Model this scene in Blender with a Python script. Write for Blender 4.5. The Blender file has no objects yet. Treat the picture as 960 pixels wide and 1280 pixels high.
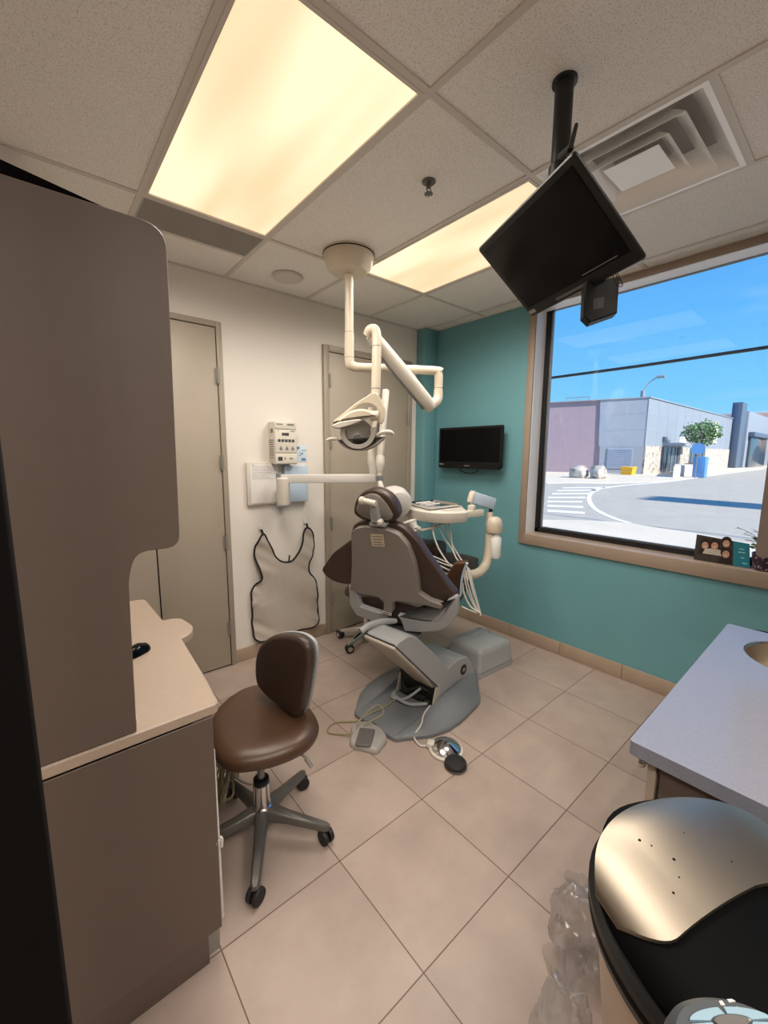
import bpy, bmesh, math, random
from mathutils import Vector, Matrix, noise
random.seed(7)
SC = bpy.context.scene
COL = SC.collection
V = Vector
PI = math.pi

# ---------------------------------------------------------------- materials
def s2l(c):
    c = c / 255.0
    return c / 12.92 if c <= 0.04045 else ((c + 0.055) / 1.055) ** 2.4
def rgb(r, g, b): return (s2l(r), s2l(g), s2l(b), 1.0)
MATS = {}
def mat(name, col, rough=0.5, metal=0.0, var=0.0, vscale=30.0, bump=0.0, bscale=200.0, spec=0.5, coat=0.0, emit=None, estr=0.0, alpha=1.0, trans=0.0):
    m = bpy.data.materials.new(name); m.use_nodes = True
    nt = m.node_tree; b = nt.nodes['Principled BSDF']
    b.inputs['Base Color'].default_value = col
    b.inputs['Roughness'].default_value = rough
    b.inputs['Metallic'].default_value = metal
    b.inputs['Specular IOR Level'].default_value = spec
    b.inputs['Coat Weight'].default_value = coat
    b.inputs['Alpha'].default_value = alpha
    b.inputs['Transmission Weight'].default_value = trans
    if emit:
        b.inputs['Emission Color'].default_value = emit
        b.inputs['Emission Strength'].default_value = estr
    if var > 0 or bump > 0:
        g = nt.nodes.new('ShaderNodeNewGeometry')
    if var > 0:
        n = nt.nodes.new('ShaderNodeTexNoise'); n.inputs['Scale'].default_value = vscale; n.inputs['Detail'].default_value = 4
        nt.links.new(g.outputs['Position'], n.inputs['Vector'])
        r = nt.nodes.new('ShaderNodeMapRange')
        r.inputs['From Min'].default_value = 0.25; r.inputs['From Max'].default_value = 0.75
        r.inputs['To Min'].default_value = 1 - var; r.inputs['To Max'].default_value = 1 + var
        nt.links.new(n.outputs['Fac'], r.inputs['Value'])
        mx = nt.nodes.new('ShaderNodeVectorMath'); mx.operation = 'SCALE'
        mx.inputs[0].default_value = col[:3]
        nt.links.new(r.outputs['Result'], mx.inputs['Scale'])
        nt.links.new(mx.outputs['Vector'], b.inputs['Base Color'])
    if bump > 0:
        n2 = nt.nodes.new('ShaderNodeTexNoise'); n2.inputs['Scale'].default_value = bscale; n2.inputs['Detail'].default_value = 3
        nt.links.new(g.outputs['Position'], n2.inputs['Vector'])
        bp = nt.nodes.new('ShaderNodeBump'); bp.inputs['Strength'].default_value = bump; bp.inputs['Distance'].default_value = 0.002
        nt.links.new(n2.outputs['Fac'], bp.inputs['Height'])
        nt.links.new(bp.outputs['Normal'], b.inputs['Normal'])
    MATS[name] = m
    return m

M_white = mat('white_paint', rgb(226, 220, 212), 0.6, var=0.015, vscale=3, bump=0.06, bscale=300)
M_teal = mat('teal_paint', rgb(102, 154, 162), 0.55, var=0.02, vscale=3, bump=0.06, bscale=300)
M_door = mat('door_taupe', rgb(166, 155, 140), 0.45, var=0.02, vscale=5)
M_doorframe = mat('door_frame_taupe', rgb(158, 147, 132), 0.4)
M_gap = mat('dark_gap', rgb(9, 7, 7), 0.9, spec=0.1)
M_lam = mat('taupe_laminate', rgb(98, 84, 76), 0.5, var=0.03, vscale=12)
M_lam2 = mat('taupe_edge', rgb(178, 164, 148), 0.45)
M_counter = mat('beige_laminate', rgb(176, 158, 142), 0.35, var=0.05, vscale=160)
M_counter2 = mat('grey_laminate', rgb(134, 137, 150), 0.2, var=0.06, vscale=160)
M_trimwood = mat('window_trim_tan', rgb(152, 135, 119), 0.5, var=0.04, vscale=10)
M_jamb = mat('window_jamb_white', rgb(238, 240, 244), 0.3)
M_blackmetal = mat('black_metal', rgb(16, 15, 15), 0.4)
M_blackplastic = mat('black_plastic', rgb(17, 16, 16), 0.42, spec=0.3)
M_blackgloss = mat('black_screen', rgb(6, 6, 9), 0.18, spec=0.12)
M_blackrubber = mat('black_rubber', rgb(28, 27, 27), 0.6)
M_base = mat('tan_tile_base', rgb(166, 147, 128), 0.4, var=0.05, vscale=8)
M_leather = mat('brown_vinyl', rgb(78, 55, 39), 0.36, var=0.05, vscale=9, bump=0.08, bscale=500)
M_leather2 = mat('dark_brown_vinyl', rgb(62, 47, 40), 0.4, var=0.05, vscale=9, bump=0.08, bscale=500)
M_shell = mat('grey_shell', rgb(124, 117, 111), 0.5, bump=0.05, bscale=600)
M_chairgrey = mat('chair_grey', rgb(158, 160, 162), 0.42)
M_cream2 = mat('warm_grey_plastic', rgb(178, 170, 156), 0.45)
M_basegrey = mat('base_grey', rgb(116, 120, 124), 0.45)
M_cream = mat('cream_enamel', rgb(206, 194, 174), 0.3, coat=0.3)
M_creamw = mat('ivory_plastic', rgb(208, 202, 190), 0.35)
M_ventwhite = mat('vent_white', rgb(250, 249, 246), 0.3)
M_lampgrey = mat('lamp_grey', rgb(150, 144, 136), 0.4)
M_whiteplastic = mat('white_plastic', rgb(216, 213, 208), 0.35)
M_chrome = mat('chrome', rgb(215, 215, 215), 0.12, metal=1.0)
M_steel = mat('brushed_steel', rgb(196, 186, 172), 0.33, metal=1.0)
M_alu = mat('grey_metal', rgb(150, 146, 140), 0.4, metal=0.4)
M_stoolgrey = mat('stool_base_grey', rgb(96, 93, 88), 0.38, metal=0.3)
M_apron = mat('apron_grey', rgb(186, 176, 165), 0.7, var=0.04, vscale=8, bump=0.3, bscale=30)
M_blacktrim = mat('black_piping', rgb(24, 22, 22), 0.6)
M_paper = mat('paper_white', rgb(225, 222, 218), 0.7, var=0.04, vscale=40)
M_ink = mat('grey_ink', rgb(120, 118, 116), 0.7)
M_darkink = mat('dark_ink', rgb(58, 60, 62), 0.6)
M_blue = mat('sign_blue', rgb(90, 130, 165), 0.6)
M_bluepale = mat('sign_pale_blue', rgb(205, 220, 230), 0.6)
M_tbar = mat('ceiling_grid_paint', rgb(208, 200, 190), 0.5)
M_grille = mat('grey_grille', rgb(176, 171, 164), 0.6)
M_cable = mat('cable_grey', rgb(170, 160, 145), 0.5)
M_cableyel = mat('cable_khaki', rgb(150, 140, 105), 0.5)
M_sticker = mat('sticker_cream', rgb(190, 178, 150), 0.6, var=0.06, vscale=150)
M_padgrey = mat('pedal_pad_grey', rgb(98, 94, 92), 0.6)
M_pedal = mat('pedal_grey', rgb(162, 157, 152), 0.5)
M_tubing = mat('tubing_grey', rgb(205, 200, 192), 0.45)
M_bottle = mat('bottle_frosted', rgb(232, 232, 228), 0.3)
M_silverblue = mat('blue_grey_plate', rgb(186, 204, 222), 0.4)
M_appl = mat('appliance_grey', rgb(72, 77, 81), 0.45)
M_btn = mat('button_pale_blue', rgb(140, 168, 184), 0.4)

M_silvermirror = mat('reflector_silver', rgb(222, 218, 210), 0.45, metal=0.3)
# floor tiles -----------------------------------------------------------
def floor_mat():
    m = bpy.data.materials.new('floor_tile'); m.use_nodes = True
    nt = m.node_tree; N = nt.nodes; Lk = nt.links; b = N['Principled BSDF']
    g = N.new('ShaderNodeNewGeometry'); sp = N.new('ShaderNodeSeparateXYZ'); Lk.new(g.outputs['Position'], sp.inputs[0])
    def mth(op, a, bb=None):
        n = N.new('ShaderNodeMath'); n.operation = op
        for i, q in enumerate((a, bb)):
            if q is None: continue
            if isinstance(q, (int, float)): n.inputs[i].default_value = q
            else: Lk.new(q, n.inputs[i])
        return n.outputs[0]
    masks = []; cells = []
    for ax, off, t in (('X', 0.3234, 0.4521), ('Y', 1.1713, 0.4545)):
        u = mth('DIVIDE', mth('SUBTRACT', sp.outputs[ax], off), t)
        fr = mth('FRACT', u); cells.append(mth('FLOOR', u))
        dd = mth('MINIMUM', fr, mth('SUBTRACT', 1.0, fr))
        masks.append(mth('LESS_THAN', dd, 0.0042))
    grout = mth('MAXIMUM', masks[0], masks[1])
    cx = N.new('ShaderNodeCombineXYZ'); Lk.new(cells[0], cx.inputs[0]); Lk.new(cells[1], cx.inputs[1])
    wn = N.new('ShaderNodeTexWhiteNoise'); wn.noise_dimensions = '3D'; Lk.new(cx.outputs[0], wn.inputs['Vector'])
    off = N.new('ShaderNodeVectorMath'); off.operation = 'MULTIPLY_ADD'
    Lk.new(wn.outputs['Color'], off.inputs[0]); off.inputs[1].default_value = (9, 9, 9); Lk.new(g.outputs['Position'], off.inputs[2])
    n1 = N.new('ShaderNodeTexNoise'); n1.inputs['Scale'].default_value = 3.2; n1.inputs['Detail'].default_value = 7; n1.inputs['Roughness'].default_value = 0.6
    Lk.new(off.outputs[0], n1.inputs['Vector'])
    cr = N.new('ShaderNodeValToRGB')
    cr.color_ramp.elements[0].position = 0.3; cr.color_ramp.elements[0].color = rgb(160, 142, 132)
    cr.color_ramp.elements[1].position = 0.72; cr.color_ramp.elements[1].color = rgb(180, 163, 151)
    Lk.new(n1.outputs['Fac'], cr.inputs[0])
    mx = N.new('ShaderNodeMix'); mx.data_type = 'RGBA'
    Lk.new(grout, mx.inputs['Factor']); Lk.new(cr.outputs[0], mx.inputs['A']); mx.inputs['B'].default_value = rgb(96, 74, 62)
    Lk.new(mx.outputs['Result'], b.inputs['Base Color'])
    b.inputs['Roughness'].default_value = 0.42
    inv = mth('SUBTRACT', 1.0, grout)
    bp = N.new('ShaderNodeBump'); bp.inputs['Strength'].default_value = 0.4; bp.inputs['Distance'].default_value = 0.002
    Lk.new(inv, bp.inputs['Height']); Lk.new(bp.outputs[0], b.inputs['Normal'])
    return m
M_floor = floor_mat()

def speck_mat(name, base, dark, scale=140.0):
    m = bpy.data.materials.new(name); m.use_nodes = True
    nt = m.node_tree; N = nt.nodes; Lk = nt.links; b = N['Principled BSDF']
    g = N.new('ShaderNodeNewGeometry')
    n1 = N.new('ShaderNodeTexNoise'); n1.inputs['Scale'].default_value = scale; n1.inputs['Detail'].default_value = 3
    Lk.new(g.outputs['Position'], n1.inputs['Vector'])
    cr = N.new('ShaderNodeValToRGB')
    cr.color_ramp.elements[0].position = 0.3; cr.color_ramp.elements[0].color = dark
    cr.color_ramp.elements[1].position = 0.5; cr.color_ramp.elements[1].color = base
    Lk.new(n1.outputs['Fac'], cr.inputs[0]); Lk.new(cr.outputs[0], b.inputs['Base Color'])
    b.inputs['Roughness'].default_value = 0.9
    bp = N.new('ShaderNodeBump'); bp.inputs['Strength'].default_value = 0.5; bp.inputs['Distance'].default_value = 0.004
    Lk.new(n1.outputs['Fac'], bp.inputs['Height']); Lk.new(bp.outputs[0], b.inputs['Normal'])
    return m
M_ceil = speck_mat('ceiling_tile', rgb(240, 236, 229), rgb(208, 201, 193), 200.0)

def diffuser_mat():
    m = bpy.data.materials.new('prismatic_diffuser'); m.use_nodes = True
    nt = m.node_tree; N = nt.nodes; Lk = nt.links; b = N['Principled BSDF']
    b.inputs['Base Color'].default_value = rgb(235, 222, 196); b.inputs['Roughness'].default_value = 0.5
    g = N.new('ShaderNodeTexCoord')
    mp = N.new('ShaderNodeMapping'); Lk.new(g.outputs['Object'], mp.inputs['Vector'])
    mp.inputs['Scale'].default_value = (4.2, 0.75, 1)
    n1 = N.new('ShaderNodeTexNoise'); n1.inputs['Scale'].default_value = 1.0; n1.inputs['Detail'].default_value = 1
    Lk.new(mp.outputs[0], n1.inputs['Vector'])
    wv = N.new('ShaderNodeTexChecker'); wv.inputs['Scale'].default_value = 170
    Lk.new(g.outputs['Object'], wv.inputs['Vector'])
    cr = N.new('ShaderNodeValToRGB')
    cr.color_ramp.elements[0].position = 0.34; cr.color_ramp.elements[0].color = rgb(222, 190, 148)
    cr.color_ramp.elements[1].position = 0.62; cr.color_ramp.elements[1].color = rgb(255, 234, 196)
    Lk.new(n1.outputs['Fac'], cr.inputs[0])
    mm = N.new('ShaderNodeMapRange'); mm.inputs['To Min'].default_value = 0.70; mm.inputs['To Max'].default_value = 0.82
    Lk.new(wv.outputs['Fac'], mm.inputs['Value'])
    Lk.new(cr.outputs[0], b.inputs['Emission Color']); Lk.new(mm.outputs[0], b.inputs['Emission Strength'])
    return m
M_diff = diffuser_mat()

def glass_mat(name, tint=(1, 1, 1, 1), refl=1.0):
    m = bpy.data.materials.new(name); m.use_nodes = True
    nt = m.node_tree; N = nt.nodes; Lk = nt.links
    for n in list(N): N.remove(n)
    o = N.new('ShaderNodeOutputMaterial'); t = N.new('ShaderNodeBsdfTransparent'); t.inputs[0].default_value = tint
    gl = N.new('ShaderNodeBsdfGlossy'); gl.inputs['Roughness'].default_value = 0.0
    fr = N.new('ShaderNodeFresnel'); fr.inputs['IOR'].default_value = 1.45
    mx = N.new('ShaderNodeMixShader')
    ml = N.new('ShaderNodeMath'); ml.operation = 'MULTIPLY'; ml.inputs[1].default_value = refl
    Lk.new(fr.outputs[0], ml.inputs[0])
    Lk.new(ml.outputs[0], mx.inputs[0]); Lk.new(t.outputs[0], mx.inputs[1]); Lk.new(gl.outputs[0], mx.inputs[2])
    Lk.new(mx.outputs[0], o.inputs[0])
    return m
M_glass = glass_mat('window_glass')
def film_mat(name, dens=0.25):
    m = bpy.data.materials.new(name); m.use_nodes = True
    nt = m.node_tree; N = nt.nodes; Lk = nt.links
    for n in list(N): N.remove(n)
    o = N.new('ShaderNodeOutputMaterial'); t = N.new('ShaderNodeBsdfTransparent'); t.inputs[0].default_value = (0.93, 0.92, 0.92, 1)
    gl = N.new('ShaderNodeBsdfGlossy'); gl.inputs['Roughness'].default_value = 0.28
    df = N.new('ShaderNodeBsdfTranslucent'); df.inputs[0].default_value = (0.9, 0.88, 0.87, 1)
    lw = N.new('ShaderNodeLayerWeight'); lw.inputs['Blend'].default_value = 0.35
    m1 = N.new('ShaderNodeMixShader'); m2 = N.new('ShaderNodeMixShader'); m2.inputs[0].default_value = dens * 0.6
    ml = N.new('ShaderNodeMath'); ml.operation = 'MULTIPLY_ADD'; ml.inputs[1].default_value = 0.3; ml.inputs[2].default_value = dens * 0.25
    Lk.new(lw.outputs['Facing'], ml.inputs[0])
    Lk.new(t.outputs[0], m2.inputs[1]); Lk.new(df.outputs[0], m2.inputs[2])
    Lk.new(ml.outputs[0], m1.inputs[0]); Lk.new(m2.outputs[0], m1.inputs[1]); Lk.new(gl.outputs[0], m1.inputs[2])
    Lk.new(m1.outputs[0], o.inputs[0])
    return m
M_film = film_mat('clear_film', 0.42)

# ---------------------------------------------------------------- mesh helpers
def catmull(pts, n=6, closed=False):
    pts = [V(p) for p in pts]; out = []; N = len(pts)
    rng = range(N) if closed else range(N - 1)
    for i in rng:
        if closed: p0, p1, p2, p3 = pts[i - 1], pts[i], pts[(i + 1) % N], pts[(i + 2) % N]
        else: p0, p1, p2, p3 = pts[max(i - 1, 0)], pts[i], pts[i + 1], pts[min(i + 2, N - 1)]
        for k in range(n):
            t = k / n
            out.append(0.5 * ((2 * p1) + (p2 - p0) * t + (2 * p0 - 5 * p1 + 4 * p2 - p3) * t * t + (3 * p1 - p0 - 3 * p2 + p3) * t ** 3))
    if not closed: out.append(pts[-1])
    return out
def round_poly(pts, r, n=5):
    """2D polygon with every corner rounded (r may be a list)."""
    out = []; N = len(pts)
    for i in range(N):
        p = V(pts[i][:2]); a = V(pts[i - 1][:2]); b = V(pts[(i + 1) % N][:2])
        rr = r[i] if isinstance(r, (list, tuple)) else r
        da = (a - p); db = (b - p); la, lb = da.length, db.length
        if rr <= 0 or la < 1e-6 or lb < 1e-6: out.append(p); continue
        da /= la; db /= lb
        t = min(rr, la * 0.48, lb * 0.48)
        s, e = p + da * t, p + db * t
        for k in range(n + 1):
            u = k / n
            out.append((1 - u) ** 2 * s + 2 * u * (1 - u) * p + u * u * e)
    return out
def area2(o):
    return sum(o[i - 1][0] * o[i][1] - o[i][0] * o[i - 1][1] for i in range(len(o))) / 2
def inset2(o, d):
    s = 1 if area2(o) > 0 else -1; N = len(o); out = []
    for i in range(N):
        a, p, b = V(o[i - 1][:2]), V(o[i][:2]), V(o[(i + 1) % N][:2])
        e1 = (p - a); e2 = (b - p)
        if e1.length < 1e-9: e1 = e2
        if e2.length < 1e-9: e2 = e1
        n1 = V((-e1.y, e1.x)).normalized() * s; n2 = V((-e2.y, e2.x)).normalized() * s
        m = n1 + n2
        if m.length < 1e-6: m = n1
        m.normalize(); c = max(m.dot(n1), 0.5)
        out.append(p + m * d / c)
    return out

class MB:
    def __init__(s): s.bm = bmesh.new(); s.mi = 0
    def _f(s, vs):
        try:
            f = s.bm.faces.new(vs); f.material_index = s.mi; return f
        except ValueError: return None
    def box(s, c, size, rot=None, bev=0.0, seg=2):
        r = bmesh.ops.create_cube(s.bm, size=1.0)
        M = Matrix.Translation(V(c)) @ (rot.to_4x4() if rot else Matrix()) @ Matrix.Diagonal((size[0], size[1], size[2], 1))
        vs = r['verts']; bmesh.ops.transform(s.bm, matrix=M, verts=vs)
        fs = set(f for v in vs for f in v.link_faces)
        for f in fs: f.material_index = s.mi
        if bev > 0:
            es = list(set(e for v in vs for e in v.link_edges))
            b = min(bev, min(size) * 0.48)
            q = bmesh.ops.bevel(s.bm, geom=es, offset=b, segments=seg, profile=0.5, affect='EDGES', clamp_overlap=True)
            for f in q['faces']: f.material_index = s.mi
        return s
    def bb(s, lo, hi, bev=0.0, seg=2):
        lo, hi = V(lo), V(hi)
        return s.box((lo + hi) / 2, [abs(a) for a in (hi - lo)], None, bev, seg)
    def poly(s, pts): s._f([s.bm.verts.new(V(p)) for p in pts]); return s
    def rings(s, rings, closed=True, cap0=True, cap1=True):
        R = [[s.bm.verts.new(V(p)) for p in r] for r in rings]
        n = len(R[0])
        for a, b in zip(R, R[1:]):
            for i in range(n if closed else n - 1):
                j = (i + 1) % n
                s._f([a[i], a[j], b[j], b[i]])
        if cap0: s._f(list(reversed(R[0])))
        if cap1: s._f(R[-1])
        return s
    def slab(s, o2, fr, prof):
        """o2: 2D outline; fr=(O,U,V,N); prof: list of (inset, height along N)."""
        O, U, W, Nn = [V(q) for q in fr]
        rs = []
        for d, hgt in prof:
            ring = inset2(o2, d) if abs(d) > 1e-9 else [V(p[:2]) for p in o2]
            rs.append([O + U * p[0] + W * p[1] + Nn * hgt for p in ring])
        return s.rings(rs)
    def cushion(s, o2, fr, th, r, dome=0.0, n=4, rb=None):
        prof = []
        if rb is None: rb = r
        for k in range(n + 1):
            a = PI / 2 * k / n; prof.append((rb * (1 - math.sin(a)), rb * (1 - math.cos(a))))
        for k in range(n + 1):
            a = PI / 2 * k / n; prof.append((r * (1 - math.cos(a)), th - r + r * math.sin(a)))
        O, U, W, Nn = [V(q) for q in fr]; rs = []
        for d, hgt in prof:
            ring = inset2(o2, d) if d > 1e-9 else [V(p[:2]) for p in o2]
            rs.append([O + U * p[0] + W * p[1] + Nn * hgt for p in ring])
        if dome > 0:
            last = inset2(o2, r); c = V((0, 0))
            for p in last: c += p
            c /= len(last)
            for q in (0.85, 0.6, 0.3, 0.08):
                rs.append([O + U * (c.x + (p.x - c.x) * q) + W * (c.y + (p.y - c.y) * q) + Nn * (th + dome * (1 - q * q)) for p in last])
        return s.rings(rs)
    def prism(s, o2, fr, h0, h1, bev=0.0):
        if bev > 0: return s.slab(o2, fr, [(bev, h0), (0, h0 + bev), (0, h1 - bev), (bev, h1)])
        return s.slab(o2, fr, [(0, h0), (0, h1)])
    def tube(s, pts, r, seg=10, sm=0, cap=True, closed=False):
        pts = [V(p) for p in pts]
        if isinstance(r, (list, tuple)) and sm: 
            rr = []
            for i in range(len(r) - 1):
                for k in range(sm): rr.append(r[i] + (r[i + 1] - r[i]) * k / sm)
            rr.append(r[-1]); r = rr
        if sm: pts = catmull(pts, sm, closed)
        N = len(pts); rad = r if isinstance(r, (list, tuple)) else [r] * N
        rings = []; prev = None
        for i, p in enumerate(pts):
            if closed: t = pts[(i + 1) % N] - pts[i - 1]
            else: t = pts[min(i + 1, N - 1)] - pts[max(i - 1, 0)]
            if t.length < 1e-9: t = V((0, 0, 1))
            t.normalize()
            if prev is None:
                a = V((0, 0, 1)) if abs(t.z) < 0.9 else V((1, 0, 0))
                n = t.cross(a).normalized()
            else:
                n = prev - t * prev.dot(t)
                n = n.normalized() if n.length > 1e-6 else t.orthogonal().normalized()
            prev = n; b = t.cross(n)
            rings.append([p + (n * math.cos(2 * PI * k / seg) + b * math.sin(2 * PI * k / seg)) * rad[i] for k in range(seg)])
        if closed: rings.append(rings[0])
        return s.rings(rings, True, cap and not closed, cap and not closed)
    def lathe(s, prof, c=(0, 0, 0), axis=(0, 0, 1), seg=32, sx=1.0, cap=True):
        ax = V(axis).normalized(); c = V(c)
        a = V((1, 0, 0)) if abs(ax.x) < 0.9 else V((0, 1, 0))
        u = (a - ax * a.dot(ax)).normalized(); w = ax.cross(u)
        rs = [[c + ax * z + (u * math.cos(2 * PI * k / seg) * sx + w * math.sin(2 * PI * k / seg)) * max(r, 1e-4) for k in range(seg)] for r, z in prof]
        return s.rings(rs, True, cap, cap)
    def loft(s, secs): return s.rings(secs)
    def bar(s, a, b, w, h, up=(0, 0, 1), bev=0.0):
        a, b = V(a), V(b); t = (b - a); L = t.length; t.normalize()
        side = t.cross(V(up)); 
        if side.length < 1e-6: side = t.orthogonal()
        side.normalize(); u2 = side.cross(t)
        rot = Matrix((t, side, u2)).transposed()
        return s.box((a + b) / 2, (L, w, h), rot, bev)
    def build(s, name, mats, parent=None, angle=35, org=None):
        bm = s.bm
        bmesh.ops.recalc_face_normals(bm, faces=bm.faces[:])
        o0 = V(org) if org is not None else V((0, 0, 0))
        if parent is not None:
            q = parent
            while q.parent is not None: q = q.parent
            o0 = V(q['_o'])
        bmesh.ops.translate(bm, verts=bm.verts[:], vec=-o0)
        me = bpy.data.meshes.new(name); bm.to_mesh(me); bm.free()
        if not isinstance(mats, (list, tuple)): mats = [mats]
        for m in mats: me.materials.append(m)
        for p in me.polygons: p.use_smooth = True
        me.set_sharp_from_angle(angle=math.radians(angle))
        o = bpy.data.objects.new(name, me); COL.objects.link(o)
        if parent is not None: o.parent = parent
        else:
            o.location = o0; o['_o'] = tuple(o0)
        return o
def tag(o, label=None, cat=None, group=None, kind=None):
    if label: o['label'] = label
    if cat: o['category'] = cat
    if group: o['group'] = group
    if kind: o['kind'] = kind
    return o
def thing(name, loc, label, cat, group=None):
    o = bpy.data.objects.new(name, None); COL.objects.link(o)
    o.empty_display_size = 0.1
    o.location = V(loc); o['_o'] = tuple(V(loc))
    return tag(o, label, cat, group)
def struct(mb, name, mats, label=None, cat=None, parent=None):
    o = mb.build(name, mats, parent); tag(o, label, cat, None, 'structure'); return o
XY = lambda z: ((0, 0, z), (1, 0, 0), (0, 1, 0), (0, 0, 1))          # plan frame
YP = lambda y: ((0, y, 0), (1, 0, 0), (0, 0, 1), (0, 1, 0))          # on a plane y = const (u = x, v = z)
XP = lambda x: ((x, 0, 0), (0, -1, 0), (0, 0, 1), (1, 0, 0))         # on a plane x = const (u = -y, v = z)
def copy_thing(root, loc, rz=0.0, label=None):
    r = root.copy(); COL.objects.link(r); r.location = loc; r.rotation_euler = (0, 0, rz)
    if label: r['label'] = label
    for ch in list(root.children):
        c = ch.copy(); COL.objects.link(c); c.parent = r
        for g in list(ch.children):
            d = g.copy(); COL.objects.link(d); d.parent = c
    return r
W, D, H = 3.055, 2.946, 2.725
GX, GY, MD = 0.4742, 2.2833, 0.6096
XL, YN = -2.4, -2.6
# ================================================================ ROOM SHELL
struct(MB().bb((XL, YN, -0.1), (W + 0.16, D + 0.12, 0)), 'floor', M_floor)
struct(MB().bb((XL - 0.12, D, 0), (W + 0.16, D + 0.12, H + 0.3)), 'wall_back', M_white)
struct(MB().bb((XL - 0.12, YN, 0), (XL, D, H + 0.3)), 'wall_left', M_white)
struct(MB().bb((XL - 0.12, YN - 0.12, 0), (W + 0.16, YN, H + 0.3)), 'wall_front', M_white)
WY0, WY1, WZ0, WZ1 = -0.30, 1.803, 0.922, 2.682     # window opening
mb = MB()
mb.bb((W, WY1, 0), (W + 0.16, D, H + 0.3)); mb.bb((W, YN, 0), (W + 0.16, WY0, H + 0.3))
mb.bb((W, WY0, 0), (W + 0.16, WY1, WZ0)); mb.bb((W, WY0, WZ1), (W + 0.16, WY1, H + 0.3))
struct(mb, 'wall_right', M_teal)
struct(MB().bb((2.888, 2.822, 0), (W, D, H), 0.004), 'trim_5', M_teal)       # boxed-in corner chase
# ceiling of lay-in tiles, left open where fixtures sit
mb = MB()
xs = [XL] + [GX + i * MD for i in range(-4, 5) if GX + i * MD > XL] + [W]
ys = [YN, GY - 3 * 1.2192 - 0.6, GY - 3 * 1.2192, GY - 2 * 1.2192, GY - 1.2192 - 0.6096, GY - 1.2192, GY, 2.566, D]
holes = {(0, GY - 1.2192), (2, GY - 1.2192), (2, GY - 1.8288), (0, GY - 3.6576), (-2, GY - 3.6576)}
for i in range(len(xs) - 1):
    ci = round((xs[i] - GX) / MD) if i > 0 else -9
    for j in range(len(ys) - 1):
        if any(ci == a and abs(ys[j] - b) < 1e-3 for a, b in holes): continue
        mb.bb((xs[i], ys[j], H + 0.004), (xs[i + 1], ys[j + 1], H + 0.02))
struct(mb, 'ceiling', M_ceil)
mb = MB(); tw = 0.0125
for x in xs[1:-1]: mb.bb((x - tw, YN, H - 0.001), (x + tw, D, H + 0.006))
for y in (GY - 3.6576, GY - 2.4384, GY - 1.2192, GY):
    mb.bb((XL, y - tw, H - 0.0012), (W, y + tw, H + 0.0058))
mb.bb((GX, 2.566 - tw, H - 0.0012), (GX + MD, 2.566 + tw, H + 0.0058))
mb.bb((GX + 2 * MD, GY - 1.8288 - tw, H - 0.0012), (GX + 3 * MD, GY - 1.8288 + tw, H + 0.0058))
for lo, hi in (((XL, D - 0.02), (2.888, D)), ((W - 0.02, YN), (W, 2.822)), ((2.888, 2.802), (W, 2.822)), ((2.868, 2.802), (2.888, D))):
    mb.bb((lo[0], lo[1], H - 0.002), (hi[0], hi[1], H + 0.006))
struct(mb, 'trim_1', M_tbar)
# baseboards
mb = MB(); mb.bb((1.035, D - 0.012, 0), (1.832, D, 0.1), 0.003); mb.bb((2.81, D - 0.012, 0), (2.888, D, 0.1), 0.003); mb.bb((XL, D - 0.012, 0), (0.07, D, 0.1), 0.003)
struct(mb, 'baseboard_back', M_base)
mb = MB(); y = 2.81
while y > YN:
    mb.bb((W - 0.012, max(y - 0.4525, YN), 0), (W, y, 0.105), 0.003); y -= 0.4545
mb.bb((2.876, 2.81, 0), (W - 0.012, 2.822, 0.105), 0.003); mb.bb((2.876, 2.822, 0), (2.888, D - 0.012, 0.105), 0.003)
struct(mb, 'baseboard_right', M_base)

# ---------------------------------------------------------------- doors
def door(n, x0, x1, ztop, fw, splits, hinges):
    root = struct(MB().bb((x0 + fw - 0.006, D - 0.003, 0.0), (x1 - fw + 0.006, D - 0.001, ztop - fw)), 'door_%d' % n, M_gap)
    mb = MB()
    mb.bb((x0, D - 0.03, 0), (x0 + fw, D, ztop), 0.004); mb.bb((x1 - fw, D - 0.03, 0), (x1, D, ztop), 0.004)
    mb.bb((x0 + fw, D - 0.03, ztop - fw), (x1 - fw, D, ztop), 0.004)
    mb.build('door_frame', M_doorframe, root)
    e = [x0 + fw] + splits + [x1 - fw]
    for a, b in zip(e, e[1:]):
        MB().bb((a + 0.004, D - 0.02, 0.012), (b - 0.004, D - 0.003, ztop - fw - 0.004), 0.002).build('door_leaf', M_door, root)
    for x, z in hinges:
        m = MB(); m.lathe([(0.0075, z - 0.052), (0.0075, z + 0.052)], (x, D - 0.034, 0), seg=12); m.bb((x - 0.014, D - 0.031, z - 0.05), (x + 0.014, D - 0.027, z + 0.05))
        m.build('hinge', M_alu, root)
    return root
door(1, 0.07, 1.036, 2.428, 0.036, [0.559], [(0.998, 2.08), (0.998, 1.5), (0.998, 0.94), (0.998, 0.3)])
d2 = door(2, 1.832, 2.81, 2.424, 0.05, [], [(1.885, 2.15), (1.885, 1.66), (1.885, 0.98), (1.885, 0.33)])
MB().bb((2.765, D - 0.06, 2.20), (2.805, D - 0.031, 2.30), 0.004).build('closer_bracket', M_padgrey, d2)
MB().lathe([(0.012, -0.05), (0.012, 0.05)], (2.758, D - 0.036, 1.9), seg=12).build('hinge', M_alu, d2)

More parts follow.
